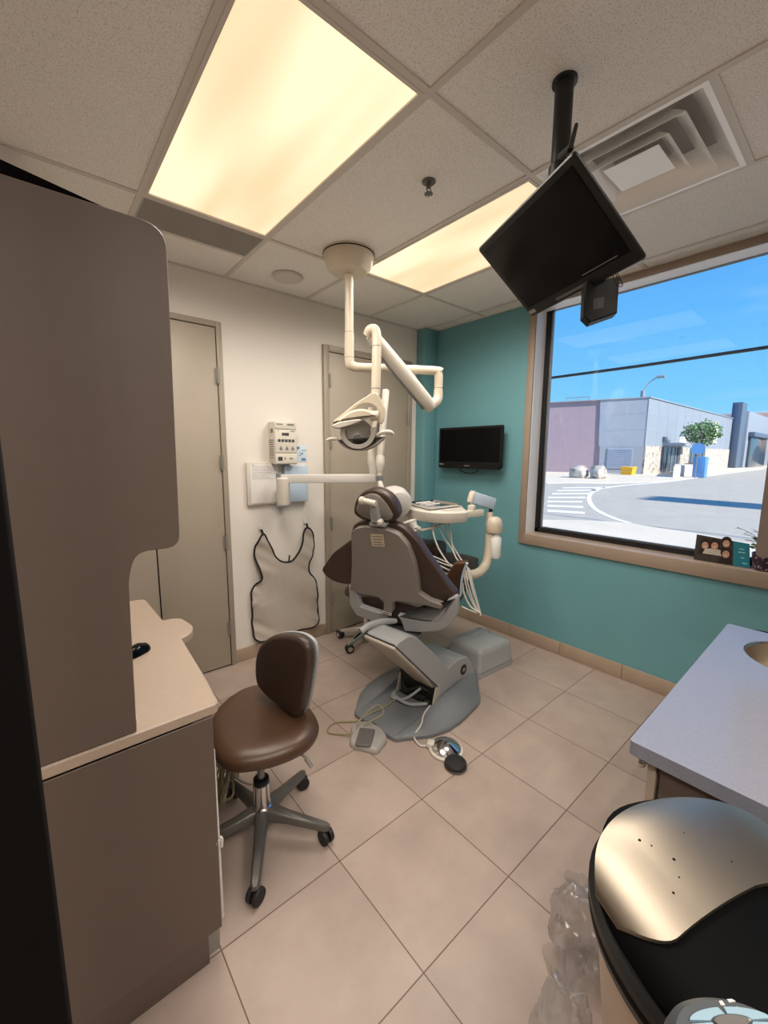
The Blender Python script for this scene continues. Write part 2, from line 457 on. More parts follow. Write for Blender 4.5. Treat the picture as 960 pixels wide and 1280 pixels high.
# ---------------------------------------------------------------- window
wn = struct(MB().bb((W + 0.148, WY0, WZ0), (W + 0.153, WY1, WZ1)), 'window_1', M_glass)
mb = MB(); fw = 0.055
o = [(-WY1 - fw, WZ0 - 0.084), (-WY0 + fw, WZ0 - 0.084), (-WY0 + fw, WZ1 + 0.04), (-WY1 - fw, WZ1 + 0.04)]
mb.bb((W - 0.016, WY1, WZ0 - 0.084), (W, WY1 + fw, WZ1 + 0.04), 0.003)
mb.bb((W - 0.016, WY0 - fw, WZ0 - 0.084), (W, WY0, WZ1 + 0.04), 0.003)
mb.bb((W - 0.016, WY0, WZ1), (W, WY1, WZ1 + 0.04), 0.003)
mb.bb((W - 0.022, WY0, WZ0 - 0.084), (W, WY1, WZ0), 0.003)
mb.build('window_casing', M_trimwood, wn)
mb = MB()
mb.bb((W - 0.001, WY1 - 0.004, WZ0), (W + 0.14, WY1, WZ1)); mb.bb((W - 0.001, WY0, WZ0), (W + 0.14, WY0 + 0.004, WZ1)); mb.bb((W - 0.001, WY0, WZ1 - 0.004), (W + 0.14, WY1, WZ1))
mb.build('window_jamb', M_jamb, wn)
MB().bb((W - 0.016, WY0, WZ0 - 0.02), (W + 0.14, WY1, WZ0 + 0.002), 0.002).build('window_sill', M_counter, wn)
mb = MB()
mb.bb((W + 0.135, WY1 - 0.034, WZ0), (W + 0.168, WY1, WZ1)); mb.bb((W + 0.135, WY0, WZ0), (W + 0.168, WY0 + 0.034, WZ1))
mb.bb((W + 0.135, WY0, WZ0), (W + 0.168, WY1, WZ0 + 0.036)); mb.bb((W + 0.135, WY0, WZ1 - 0.006), (W + 0.168, WY1, WZ1))
mb.build('window_frame', M_blackmetal, wn)
mb = MB(); mb.bb((W + 0.16, WY1 - 0.05, WZ0 + 0.034), (W + 0.18, WY1 - 0.034, WZ1)); mb.bb((W + 0.16, WY0, WZ0 + 0.036), (W + 0.18, WY1, WZ0 + 0.046))
mb.build('glazing_bead', M_alu, wn)

# black edge of the doorway beside the viewer, soffit box at the ceiling
struct(MB().bb((-0.14, 0.47, 0), (-0.0215, 0.53, H + 0.004), 0.003), 'trim_2', M_gap)
struct(MB().bb((XL, 2.285, 0), (0.064, D, H + 0.004), 0.004), 'trim_3', M_white)

# ================================================================ CEILING FIXTURES
def troffer(ci, label, dy=0.0):
    x0, x1 = GX + ci * MD + tw, GX + (ci + 1) * MD - tw
    y1, y0 = GY - tw - dy, GY - 1.2192 + tw - dy
    c = ((x0 + x1) / 2, (y0 + y1) / 2, H)
    t = thing('ceiling_light', c, label, 'ceiling light')
    m = MB(); b = 0.014
    m.bb((x0, y0, H - 0.003), (x0 + b, y1, H + 0.012)); m.bb((x1 - b, y0, H - 0.003), (x1, y1, H + 0.012))
    m.bb((x0 + b, y0, H - 0.003), (x1 - b, y0 + b, H + 0.012)); m.bb((x0 + b, y1 - b, H - 0.003), (x1 - b, y1, H + 0.012))
    m.build('frame', M_tbar, t)
    MB().bb((x0 + b, y0 + b, H + 0.004), (x1 - b, y1 - b, H + 0.008)).build('diffuser', M_diff, t)
    m = MB(); m.bb((x0, y0, H + 0.10), (x1, y1, H + 0.105)); m.bb((x0, y0, H + 0.012), (x0 + 0.004, y1, H + 0.1)); m.bb((x1 - 0.004, y0, H + 0.012), (x1, y1, H + 0.1))
    m.build('housing', M_tbar, t)
    for i in range(3):
        for j in range(5):
            L = bpy.data.lights.new('lamp', 'SPOT'); L.energy = LAMP * (1.25 if dy else 1.0); L.color = (1.0, 0.915, 0.82)  # offset panels are the added fill, run brighter
            L.spot_size = math.radians(172); L.spot_blend = 0.88; L.shadow_soft_size = 0.0
            lo = bpy.data.objects.new('lamp', L); COL.objects.link(lo)
            lo.location = (x0 + (x1 - x0) * (i + 0.5) / 3, y0 + (y1 - y0) * (j + 0.5) / 5, H - 0.004)
    return t
LAMP = 4.9
troffer(0, 'large lit ceiling light panel nearest the camera above the left cabinet')
troffer(2, 'lit ceiling light panel behind the hanging television, next to the air vent')
troffer(0, 'added unseen fill light panel over the corridor behind the viewer, right of the pair', 2.4384)  # unseen panels added behind the viewer to fill the room with light
troffer(-2, 'added unseen fill light panel over the corridor behind the viewer, left of the pair', 2.4384)
# grey return-air grille beyond the near light
t = thing('return_air_grille', (GX + MD / 2, 2.42, H), 'grey perforated grille strip at the end of the large ceiling light', 'air grille')
m = MB(); m.bb((GX + tw, GY + tw, H - 0.001), (GX + MD - tw, 2.566 - tw, H + 0.0045)); m.build('perforated_panel', M_grille, t)
m = MB()
for k in range(26): m.bb((GX + tw + 0.008, GY + tw + 0.006 + k * 0.0098, H - 0.004), (GX + MD - tw - 0.008, GY + tw + 0.009 + k * 0.0098, H - 0.001))
m.build('fins', M_grille, t)
# square louvred supply diffuser
vx, vy = GX + 2.5 * MD, GY - 1.524
t = thing('air_diffuser', (vx, vy, H), 'square white louvred ceiling air vent beside the hanging television', 'air vent')
def sqring(m, a, za, b, zb, th=0.003):
    for sx, sy in ((1, 0), (0, 1), (-1, 0), (0, -1)):
        tx, ty = -sy, sx
        p = [V((vx + sx * a + tx * a, vy + sy * a + ty * a, za)), V((vx + sx * a - tx * a, vy + sy * a - ty * a, za)),
             V((vx + sx * b - tx * b, vy + sy * b - ty * b, zb)), V((vx + sx * b + tx * b, vy + sy * b + ty * b, zb))]
        m.rings([p, [q + V((0, 0, th)) for q in p]])
m = MB(); hf = MD / 2 - tw
sqring(m, hf, H - 0.002, hf - 0.018, H - 0.002, 0.005); m.build('outer_frame', M_ventwhite, t)
m = MB(); sqring(m, hf - 0.017, H, hf - 0.085, H + 0.085); m.build('throat', M_ventwhite, t)
MB().bb((vx - hf, vy - hf, H + 0.085), (vx + hf, vy + hf, H + 0.09)).build('plenum', M_grille, t)
for a, b, z0, z1 in ((0.216, 0.15, H - 0.010, H + 0.065), (0.148, 0.09, H - 0.012, H + 0.05)):
    m = MB(); sqring(m, a, z0, b, z1); m.build('louvre_ring', M_ventwhite, t)
m = MB(); m.rings([[V((vx + sx * 0.10, vy + sy * 0.10, H + 0.0)) for sx, sy in ((1, 1), (-1, 1), (-1, -1), (1, -1))],
                   [V((vx + sx * 0.01, vy + sy * 0.01, H + 0.035)) for sx, sy in ((1, 1), (-1, 1), (-1, -1), (1, -1))]])
m.build('centre_cone', M_ventwhite, t)
# round speaker grille and sprinkler
t = thing('ceiling_speaker', (1.397, 2.655, H), 'flush round white speaker grille in the ceiling by the back wall', 'speaker')
MB().lathe([(0.098, H + 0.003), (0.102, H - 0.003), (0.096, H - 0.009), (0.088, H - 0.007)], (1.397, 2.655, 0), seg=40).build('rim', M_tbar, t)
m = MB(); m.lathe([(0.088, H - 0.004), (0.086, H - 0.009), (0.001, H - 0.011)], (1.397, 2.655, 0), seg=40); m.build('mesh_grille', M_tbar, t)
t = thing('fire_sprinkler', (1.405, 1.375, H), 'small brown fire sprinkler head under a ceiling tile', 'sprinkler')
MB().lathe([(0.03, H + 0.004), (0.03, H), (0.022, H - 0.006), (0.012, H - 0.008)], (1.405, 1.375, 0), seg=24).build('escutcheon', M_stoolgrey, t)
m = MB(); m.lathe([(0.009, H - 0.004), (0.009, H - 0.02), (0.005, H - 0.024)], (1.405, 1.375, 0), seg=12)
for s in (-1, 1): m.tube([(1.405 + s * 0.008, 1.375, H - 0.018), (1.405 + s * 0.013, 1.375, H - 0.03), (1.405, 1.375, H - 0.042)], 0.0025, 6, 4)
m.build('frame_arms', M_stoolgrey, t)
m = MB()
for k in range(8):
    a = k * PI / 4; m.bar((1.405, 1.375, H - 0.043), (1.405 + 0.02 * math.cos(a), 1.375 + 0.02 * math.sin(a), H - 0.046), 0.007, 0.0015)
m.lathe([(0.012, H - 0.044), (0.012, H - 0.042)], (1.405, 1.375, 0), seg=12)
m.build('deflector', M_stoolgrey, t)

# ================================================================ LEFT CABINET, PANEL AND COUNTER
PY = 1.172
t = thing('divider_cabinet', (0.15, PY, 0), 'tall taupe laminate divider cabinet with rounded corner standing at the left edge', 'cabinet')
# end panel with the overhanging upper part, standing on the counter end
po = [(-0.40, 0.85), (0.145, 0.85), (0.155, 1.262), (0.175, 1.322), (0.277, 1.322), (0.292, 2.104), (-0.40, 2.104)]
o2 = round_poly(po, [0, 0, 0.05, 0.03, 0.035, 0.055, 0.0], 8)
MB().prism(o2, YP(PY - 0.012), 0, 0.022, 0.002).build('upper_panel', M_lam, t)
MB().bb((-0.40, PY - 0.012, 0.0), (0.285, PY + 0.008, 0.811), 0.0015).build('toe_panel', M_lam, t)
lo = [(-0.40, 0.10), (0.326, 0.10), (0.334, 0.811), (-0.40, 0.811)]
MB().prism(lo, YP(PY - 0.0135), 0, 0.022, 0.0015).build('lower_panel', M_lam, t)
m = MB(); m.bb((-0.40, PY + 0.012, 1.35), (0.225, 1.62, 2.06), 0.003); m.build('upper_body', M_lam, t)
m = MB(); m.bb((-0.40, PY + 0.012, 0.10), (0.20, 2.25, 0.811), 0.003); m.bb((-0.40, PY + 0.03, 0), (0.17, 2.2, 0.1)); m.build('lower_body', M_lam, t)
MB().prism([(-0.40, 2.05), (0.22, 2.098), (0.232, 2.1045), (-0.40, 2.205)], YP(PY + 0.011), 0, 0.02, 0.001).build('top_filler', M_gap, t)
m = MB(); m.bb((0.327, PY - 0.006, 0.115), (0.338, PY + 0.03, 0.70), 0.004); m.build('door_edge', M_whiteplastic, t)
m = MB(); m.lathe([(0.0065, 0), (0.0095, 0.002), (0.0095, 0.005), (0.0065, 0.007)], (0.3305, PY - 0.014, 0.395), axis=(0, 1, 0), seg=20, cap=False); m.tube([(0.335, PY - 0.01, 0.41), (0.341, PY - 0.012, 0.40), (0.339, PY - 0.012, 0.375)], 0.004, 8, 4)
m.build('latch_ring', M_whiteplastic, t)
m = MB(); m.prism([(0.322, 0.0), (0.288, 0.0), (0.288, 0.1), (0.326, 0.1)], YP(PY + 0.01), 0, 0.012); m.build('toe_block', M_alu, t)
# worktop
ct = [(-0.40, 1.162), (0.354, 1.162), (0.366, 1.31), (0.386, 1.69), (0.428, 1.712), (0.455, 1.775), (0.452, 1.83), (0.44, 1.90), (0.40, 1.925), (0.372, 1.92), (0.366, 2.27), (0.30, 2.283), (-0.40, 2.28)]
ct = round_poly(ct, [0, 0.02, 0.03, 0.01, 0.03, 0.04, 0.04, 0.04, 0.03, 0.01, 0.02, 0.02, 0], 5)
w = MB().prism(ct, XY(0), 0.811, 0.846, 0.005).build('worktop', M_counter, org=(0.15, 1.7, 0.811)); tag(w, 'beige speckled laminate worktop with rounded tab, by the taupe divider', 'counter')
# mouse, keyboard corner
t = thing('computer_mouse', (0.205, 1.64, 0.846), 'glossy black computer mouse on the beige worktop', 'mouse')
def mouse_sec(u, w_, h_): return [V((0.224 + u * 0.9, 1.645 + w_ * math.cos(a) + u * 0.45, 0.847 + max(0, h_ * math.sin(a)))) for a in [k * PI / 9 for k in range(10)]]
m = MB(); m.loft([mouse_sec(-0.055, 0.012, 0.008), mouse_sec(-0.045, 0.024, 0.022), mouse_sec(-0.02, 0.03, 0.034), mouse_sec(0.01, 0.031, 0.036), mouse_sec(0.04, 0.027, 0.025), mouse_sec(0.052, 0.018, 0.014), mouse_sec(0.056, 0.008, 0.006)])
m.build('shell', M_blackgloss, t)
m = MB(); m.tube([(0.222, 1.654, 0.878), (0.235, 1.66, 0.877), (0.245, 1.665, 0.872)], 0.004, 8, 3); m.build('scroll_wheel', M_padgrey, t)
w = MB().bb((0.06, 1.20, 0.8465), (0.1535, 1.33, 0.869), 0.004).build('tissue_box', M_whiteplastic, org=(0.1, 1.26, 0.8465)); tag(w, 'small white box on the worktop tucked behind the taupe panel', 'box')
# bundle of cables under the worktop, behind the stool
t = thing('cable_bundle', (0.50, 1.82, 0.0), 'tangle of grey and khaki cables hanging to the floor behind the brown stool', 'cables')
random.seed(3)
for k in range(12):
    pts = [(0.33, 1.84 + 0.006 * k, 0.70), (0.345, 1.84, 0.45)] if k % 3 == 0 else []
    for q in range(8):
        a = q / 7
        pts.append((0.545 + 0.075 * math.sin(a * 6 + k * 1.3) + random.uniform(-0.03, 0.03), 1.745 + 0.08 * math.cos(a * 5 + k) + random.uniform(-0.04, 0.04), max(0.008, 0.01 + (0.30 if k % 2 else 0.22) * abs(math.sin(a * 5 + k * 0.7)) * random.uniform(0.7, 1.1))))
    MB().tube(pts, 0.0045 if k % 3 else 0.006, 8, 6).build('cable', M_cable if k % 2 else M_cableyel, t)

# ================================================================ RIGHT ISLAND
t = thing('sink_cabinet', (1.6, 0.0, 0), 'taupe sink cabinet with drawers under the pale worktop at right', 'cabinet')
m = MB(); m.bb((1.12, -0.62, 0.09), (2.17, 0.262, 0.60), 0.002); m.bb((1.16, -0.6, 0), (2.15, 0.22, 0.09)); m.bb((1.12, 0.235, 0.6), (2.17, 0.262, 0.823)); m.bb((1.12, -0.62, 0.6), (1.16, 0.235, 0.823)); m.bb((2.13, -0.62, 0.6), (2.17, 0.235, 0.823)); m.bb((1.16, -0.62, 0.6), (2.13, -0.59, 0.823)); m.build('carcass', M_lam, t)
MB().bb((1.103, -0.62, 0.08), (1.12, 0.255, 0.822), 0.002).build('end_panel', M_lam, t)
for i, (za, zb) in enumerate(((0.66, 0.818), (0.40, 0.652), (0.10, 0.392))):
    for xa, xb in ((1.106, 1.63), (1.638, 2.165)):
        d_ = MB().bb((xa, 0.264, za), (xb, 0.284, zb), 0.003).build('drawer', M_lam2, t)
        xk = xa + 0.045
        m = MB(); m.lathe([(0.006, 0), (0.006, 0.014), (0.014, 0.018), (0.016, 0.026), (0.010, 0.031)], (xk, 0.283, zb - 0.045), axis=(0, 1, 0), seg=20); m.build('knob', M_chrome, d_)
m = MB(); m.tube([(2.17, 0.24, 0.80), (2.225, 0.255, 0.80), (2.235, 0.25, 0.83), (2.225, 0.22, 0.845), (2.215, 0.0, 0.845), (2.225, -0.1, 0.83), (2.17, -0.12, 0.80)], 0.013, 10, 5); m.build('towel_rail', M_blackplastic, t)
# worktop with an oval sink cut-out
def ring_plate(m, outer, inner, z0, z1):
    bm = m.bm
    lo = [bm.verts.new((p[0], p[1], z1)) for p in outer]; li = [bm.verts.new((p[0], p[1], z1)) for p in inner]
    es = [bm.edges.new((a, b)) for a, b in zip(lo, lo[1:] + lo[:1])] + [bm.edges.new((a, b)) for a, b in zip(li, li[1:] + li[:1])]
    bmesh.ops.triangle_fill(bm, use_beauty=True, use_dissolve=False, edges=es)
    fs = bm.faces[:]
    r = bmesh.ops.extrude_face_region(bm, geom=fs)
    bmesh.ops.translate(bm, verts=[e for e in r['geom'] if isinstance(e, bmesh.types.BMVert)], vec=(0, 0, z0 - z1))
sc = V((1.985, 0.065)); SR = (0.175, 0.178)
inner = [(sc.x + SR[0] * math.cos(a), sc.y + SR[1] * math.sin(a)) for a in [k * 2 * PI / 40 for k in range(40)]]
outer = round_poly([(1.083, -0.64), (2.203, -0.64), (2.203, 0.33), (1.083, 0.322)], [0, 0, 0.01, 0.012], 4)
m = MB(); ring_plate(m, outer, inner, 0.824, 0.86)
w = m.build('worktop', M_counter2, org=(1.6, 0, 0.824), angle=30); tag(w, 'pale speckled laminate worktop around the round sink at right', 'counter')
t = thing('sink', (sc.x, sc.y, 0.7), 'round stainless steel sink bowl set in the right worktop', 'sink')
MB().lathe([(0.173, 0.855), (0.170, 0.835), (0.16, 0.78), (0.13, 0.725), (0.06, 0.705), (0.022, 0.70)], (sc.x, sc.y, 0), seg=40, cap=False).build('bowl', M_steel, t)
MB().lathe([(0.1735, 0.848), (0.177, 0.853), (0.1735, 0.858), (0.170, 0.853)], (sc.x, sc.y, 0), seg=40, cap=False).build('rim', M_chrome, t)
MB().lathe([(0.024, 0.699), (0.024, 0.704), (0.012, 0.702)], (sc.x, sc.y, 0), seg=20).build('drain', M_chrome, t)
# hanging upper cabinet of the island
UX = 2.27
t = thing('hanging_cabinet', (UX, -0.1, 1.2), 'taupe upper cabinet hanging at the right edge in front of the window', 'cabinet')
m = MB(); m.prism(round_poly([(-0.2825, 1.151), (0.42, 1.151), (0.42, 2.35), (-0.2825, 2.35)], [0.02, 0.02, 0.0, 0.0], 5), XP(UX), 0, 0.022, 0.002); m.build('end_panel', M_lam, t)
m = MB(); m.bb((UX + 0.0225, -0.42, 1.30), (UX + 0.38, 0.15, 2.3), 0.003); m.bb((UX + 0.05, -0.3, 2.3), (UX + 0.3, 0.05, H + 0.003)); m.build('body', M_lam2, t)
# ================================================================ DENTAL CHAIR
A20, A15, A7 = math.radians(20), math.radians(15), math.radians(7)
P0 = V((1.575, 1.804, 0.6)); CF = V((math.cos(A20), math.sin(A20), 0)); CL = V((-math.sin(A20), math.cos(A20), 0)); CR = -CL
CU = V((0, 0, 1)) * math.cos(A15) - CF * math.sin(A15); CN = CF * math.cos(A15) + V((0, 0, 1)) * math.sin(A15)
def BK(n=0.0): return (P0 + CN * n, CR, CU, CN)
BF = V((math.cos(A7), math.sin(A7), 0)); BL = V((-math.sin(A7), math.cos(A7), 0)); BR = -BL
B0 = V((1.36, 1.69, 0))
def BS(k): return (B0 + BR * k, BF, V((0, 0, 1)), BR)
def bp(f, l, z): return B0 + BF * f + BL * l + V((0, 0, z))
def cp(f, r, z): return V((P0.x, P0.y, 0)) + CF * f + CR * r + V((0, 0, z))
t = thing('dental_chair', (1.7, 1.75, 0), 'grey and dark brown reclining dental chair in the middle of the tiled floor', 'dental chair')
# back shell
sh = [(-0.1744,0.538),(-0.1392,0.5671),(-0.0739,0.5837),(-0.0075,0.5864),(0.0586,0.5824),(0.1024,0.5726),(0.14,0.5575),(0.1867,0.5005),(0.2146,0.4015),(0.2256,0.2924),(0.2235,0.2037),(0.2888,0.1697),(0.3618,0.1591),(0.3521,0.1255),(0.2314,0.1335),(0.1393,0.1273),(0.0701,0.1203),(0.0441,0.1014),(0.0357,0.0373),(-0.0306,0.0221),(-0.0205,0.0932),(-0.0553,0.1229),(-0.1234,0.1233),(-0.1908,0.1213),(-0.2578,0.1314),(-0.2305,0.2285),(-0.2044,0.3438)]
sh_o = round_poly(sh, [0.012] * 14 + [0.005] * 7 + [0.012] * (len(sh) - 21), 3)
shell = MB().slab(sh_o, BK(-0.012), [(0.004, -0.006), (0.001, -0.003), (0, 0.002), (0, 0.03)]).build('back_shell', M_shell, t)
o = MB().prism([(-0.0396,0.5437),(0.0443,0.5506),(0.0437,0.4742),(-0.0409,0.4683)], BK(-0.019), 0, 0.0015).build('warning_sticker', M_sticker, shell)
m = MB()
for k, (a, b) in enumerate(((464.5, 477.5), (465, 478.5), (465, 476), (466, 479))):
    pass
for q in [(-0.0309,0.53),(0.0347,0.5351),(-0.0283,0.5129),(0.0348,0.5174),(-0.0279,0.4954),(0.027,0.4997),(-0.028,0.4808),(0.0354,0.4858)][::1]:
    pass
ln = [(-0.0309,0.53),(0.0347,0.5351),(-0.0283,0.5129),(0.0348,0.5174),(-0.0279,0.4954),(0.027,0.4997),(-0.028,0.4808),(0.0354,0.4858)]
for a, b in zip(ln[::2], ln[1::2]):
    O, U, W2, N2 = BK(-0.0195); m.bar(O + U * a[0] + W2 * a[1], O + U * b[0] + W2 * b[1], 0.006, 0.0008, up=N2)
m.build('printed_lines', M_ink, shell)
# brown backrest cushion with side wings
cu = [(-0.2023,0.4795),(-0.1969,0.5221),(-0.1721,0.5685),(-0.1033,0.5988),(-0.0331,0.6019),(0.0452,0.6044),(0.1005,0.6024),(0.1659,0.5731),(0.2267,0.5123),(0.2739,0.4365),(0.3321,0.3492),(0.3839,0.2681),(0.4261,0.2129),(0.4153,0.1876),(0.3617,0.1566),(0.2878,0.1355),(0.2193,0.1469),(0.187,0.178),(0.1927,0.2325),(0.0766,0.1671),(-0.0909,0.1513),(-0.2487,0.1561),(-0.2941,0.1418),(-0.3446,0.1384),(-0.4068,0.1449),(-0.4596,0.1716),(-0.4834,0.2035),(-0.4793,0.231),(-0.4187,0.3018),(-0.3624,0.3611),(-0.2774,0.4221)]
cu_o = [V(p[:2]) for p in catmull([(p[0], p[1], 0) for p in cu], 3, True)]
MB().cushion(cu_o, BK(0.02), 0.07, 0.03, 0.012, rb=0.010).build('back_cushion', M_leather2, t)
# headrest
hc = [(-0.1541,0.6632),(-0.1308,0.7236),(-0.0793,0.7745),(-0.0185,0.7963),(0.0315,0.792),(0.0827,0.7673),(0.1164,0.7259),(0.132,0.6761),(0.1254,0.6428),(0.0973,0.6165),(0.0355,0.6083),(-0.0484,0.6054),(-0.1018,0.608),(-0.1466,0.634)]
hp = [(-0.1234,0.6872),(-0.0871,0.7424),(-0.0298,0.7739),(0.0258,0.7725),(0.0692,0.7294),(0.0951,0.6852),(0.1061,0.6535),(0.0802,0.6295),(0.0446,0.6267),(-0.0227,0.6229),(-0.0842,0.6344),(-0.1177,0.6584)]
hr = MB().cushion([V(p[:2]) for p in catmull([(p[0], p[1], 0) for p in hc], 3, True)], BK(0.012), 0.085, 0.035, 0.01, rb=0.014).build('headrest_cushion', M_leather2, t)
MB().slab([V(p[:2]) for p in catmull([(p[0], p[1], 0) for p in hp], 3, True)], BK(0.0), [(0.01, -0.004), (0.002, 0), (0, 0.014)]).build('headrest_plate', M_shell, t)
m = MB()
br = [(-0.0077,0.7355),(0.0322,0.7337),(0.0367,0.6971),(0.0381,0.6222),(-0.0215,0.6164),(-0.0186,0.6834)]
m.prism(br, BK(-0.03), 0, 0.03, 0.006); m.prism([(-0.0382,0.61),(0.064,0.6105),(0.0616,0.5936),(-0.036,0.5908)], BK(-0.02), 0, 0.05, 0.004)
m.build('headrest_post', M_chairgrey, t)
kn = [(-0.0438,0.7549),(0.0423,0.7424)]
O, U, W2, N2 = BK(-0.045)
m = MB(); m.tube([O + U * kn[0][0] + W2 * kn[0][1], O + U * kn[1][0] + W2 * kn[1][1]], 0.016, 14); m.lathe([(0.02, -0.01), (0.022, 0), (0.02, 0.012)], O + U * kn[0][0] + W2 * kn[0][1], axis=U, seg=16)
m.build('tilt_knob', M_creamw, t)
kn = [(0.0501,0.6351)]
O, U, W2, N2 = BK(-0.03); m = MB(); m.lathe([(0.016, 0), (0.016, 0.02), (0.01, 0.028)], O + U * kn[0][0] + W2 * kn[0][1], axis=-N2, seg=16); m.build('lock_button', M_creamw, t)
# seat and leg rest cushion
def seat_ring(f, hw, z, th, n=7):
    pts = []
    for sgn, zz in ((1, z), (-1, z - th)):
        for k in range(n + 1):
            u = -1 + 2 * k / n; u *= sgn
            pts.append(cp(f, hw * u * (1.0 if abs(u) < 0.99 else 0.985), zz - (0.018 * u * u if sgn > 0 else -0.012 * u * u)))
    return pts
m = MB(); m.loft([seat_ring(0.032, 0.225, 0.665, 0.12), seat_ring(0.045, 0.25, 0.68, 0.145), seat_ring(0.30, 0.275, 0.66, 0.13), seat_ring(0.55, 0.27, 0.68, 0.12), seat_ring(0.80, 0.26, 0.73, 0.10), seat_ring(0.98, 0.25, 0.772, 0.09), seat_ring(1.03, 0.225, 0.775, 0.06), seat_ring(1.045, 0.18, 0.765, 0.03)])
m.build('seat_cushion', M_leather2, t, angle=60)
m = MB(); kq = round_poly([(0.74, 0.0), (0.96, 0.0), (0.96, 0.26), (0.74, 0.26)], 0.05, 5)
m.cushion(kq, (cp(0, 0, 0.775), CF, CL, V((0, 0, 1))), 0.11, 0.04, 0.01); m.build('knee_cushion', M_leather2, t)
# armrests
ar = [(0.3447,0.2786),(0.4235,0.2934),(0.3985,0.2337),(0.383,0.1768),(0.3747,0.1201),(0.3691,0.0599),(0.3403,0.054),(0.308,0.1073),(0.276,0.1633),(0.3056,0.2182)]
ar_o = round_poly(ar, 0.02, 3)
m = MB(); m.cushion(ar_o, BK(0.24), 0.045, 0.012); a1 = m.build('armrest', M_leather, t)
O, U, W2, N2 = BK(0.24)
rim = [(0.4234,0.2918),(0.3995,0.2338),(0.384,0.177),(0.3757,0.1203),(0.3681,0.0597),(0.3402,0.0523)]
m = MB(); m.tube([O + U * a + W2 * b for a, b in rim], 0.007, 8, 4); m.build('armrest_rim', M_silverblue, a1)
MB().bar(cp(0.22, 0.28, 0.56), O + U * ar[7][0] + W2 * (ar[7][1] - 0.0) + N2 * 0.03, 0.05, 0.03, bev=0.008).build('armrest_bracket', M_chairgrey, a1)
m = MB(); al = round_poly([(0.12, 0.255), (0.62, 0.255), (0.62, 0.335), (0.12, 0.335)], 0.035, 5)
m.cushion(al, (cp(0, 0, 0.785), CF, CL, V((0, 0, 1))), 0.05, 0.02); a2 = m.build('armrest', M_leather2, t)
MB().bar(cp(0.3, -0.29, 0.55), cp(0.34, -0.295, 0.79), 0.05, 0.03, up=CL, bev=0.008).build('armrest_bracket', M_chairgrey, a2)
# yoke carrying seat and back
yl = [(-0.2686,0.1585),(-0.209,0.1697),(-0.2104,0.094),(-0.2055,0.0181),(-0.1417,0.0086),(-0.0729,0.0036),(-0.0042,0.0108),(-0.0116,-0.0436),(-0.1085,-0.0794),(-0.1547,-0.0726),(-0.2492,-0.0585),(-0.2858,0.0125)]
yr = [(0.4421,0.2247),(0.4488,0.1882),(0.4408,0.1092),(0.3969,0.0269),(0.3151,-0.037),(0.1953,-0.0754),(0.0924,-0.0938),(0.0815,-0.0266),(0.0566,0.0135),(0.1421,0.0139),(0.2354,0.0196),(0.3313,0.0431),(0.3649,0.1073),(0.3796,0.1785)]
m = MB(); m.prism(round_poly(yl, 0.012, 3), BK(-0.01), 0, 0.04, 0.006); m.build('yoke', M_chairgrey, t)
m = MB(); m.prism(round_poly(yr, 0.012, 3), BK(-0.01), 0, 0.04, 0.006); m.build('yoke', M_chairgrey, t)
m = MB(); m.bb(V((0, 0, 0)), V((0, 0, 0)) + V((0.001, 0.001, 0.001))); 
m.box(cp(0.38, 0.0, 0.51), (0.5, 0.40, 0.05), Matrix.Rotation(A20, 3, 'Z'), 0.015)
m.bm.verts.ensure_lookup_table()
bmesh.ops.delete(m.bm, geom=[v for v in m.bm.verts if v.co.length < 0.01], context='VERTS')
m.build('seat_pan', M_chairgrey, t)
hz = [(0.0032,0.0241)]
O, U, W2, N2 = BK(-0.02); m = MB(); m.lathe([(0.014, -0.032), (0.014, 0.032)], O + U * hz[0][0] + W2 * hz[0][1], axis=U, seg=16); m.box(O + U * hz[0][0] + W2 * (hz[0][1] + 0.004), (0.05, 0.03, 0.012), Matrix((CR, N2, CU)).transposed(), 0.003); m.build('hinge_pin', M_chrome, t)
# swivel plate under the yoke
m = MB(); m.lathe([(0.15, 0.475), (0.155, 0.48), (0.155, 0.487), (0.10, 0.50)], (1.63, 1.80, 0), seg=40); m.build('swivel_plate', M_basegrey, t)
m = MB(); m.tube([bp(-0.02, 0.08, 0.575), bp(0.03, 0.07, 0.595), bp(0.13, 0.06, 0.59), bp(0.24, 0.05, 0.565)], [0.018, 0.02, 0.02, 0.016], 10, 4); m.build('release_lever', M_chairgrey, t)
# lift arm: box beam from the motor cover up to the seat
ap = [(0.0, 0.553), (0.012, 0.572), (0.125, 0.586), (0.20, 0.535), (0.515, 0.238), (0.50, 0.205), (0.40, 0.150), (0.25, 0.295), (0.12, 0.425), (0.03, 0.515)]
ap_o = round_poly(ap, [0.006, 0.01, 0.04, 0.03, 0.012, 0.01, 0.012, 0.02, 0.02, 0.02], 4)
m = MB(); m.prism(ap_o, (B0 + BL * 0.065, BF, V((0, 0, 1)), BR), 0.0, 0.225, 0.008); arm = m.build('lift_arm', M_chairgrey, t)
uo = [(0.0, 0.115), (0.0, -0.115), (0.30, -0.112), (0.575, -0.09), (0.575, 0.06), (0.35, 0.07), (0.12, 0.105)]
ud = (BF * 0.395 - V((0, 0, 0.398))).normalized(); un = ud.cross(BL)
if un.z > 0: un = -un
m = MB(); m.slab(round_poly(uo, 0.012, 3), (bp(-0.004, -0.047, 0.558), ud, BL, un), [(0.003, 0.0), (0, 0.004), (0, 0.014), (0.008, 0.020)]); m.build('underside_cover', M_cream2, arm)
m = MB(); m.tube([bp(-0.002, 0.067, 0.561), bp(-0.002, -0.158, 0.561)], 0.0035, 8); m.tube([bp(0.0, -0.161, 0.556), bp(0.2, -0.161, 0.354), bp(0.40, -0.161, 0.152)], 0.003, 6); m.build('black_seam', M_blacktrim, arm)
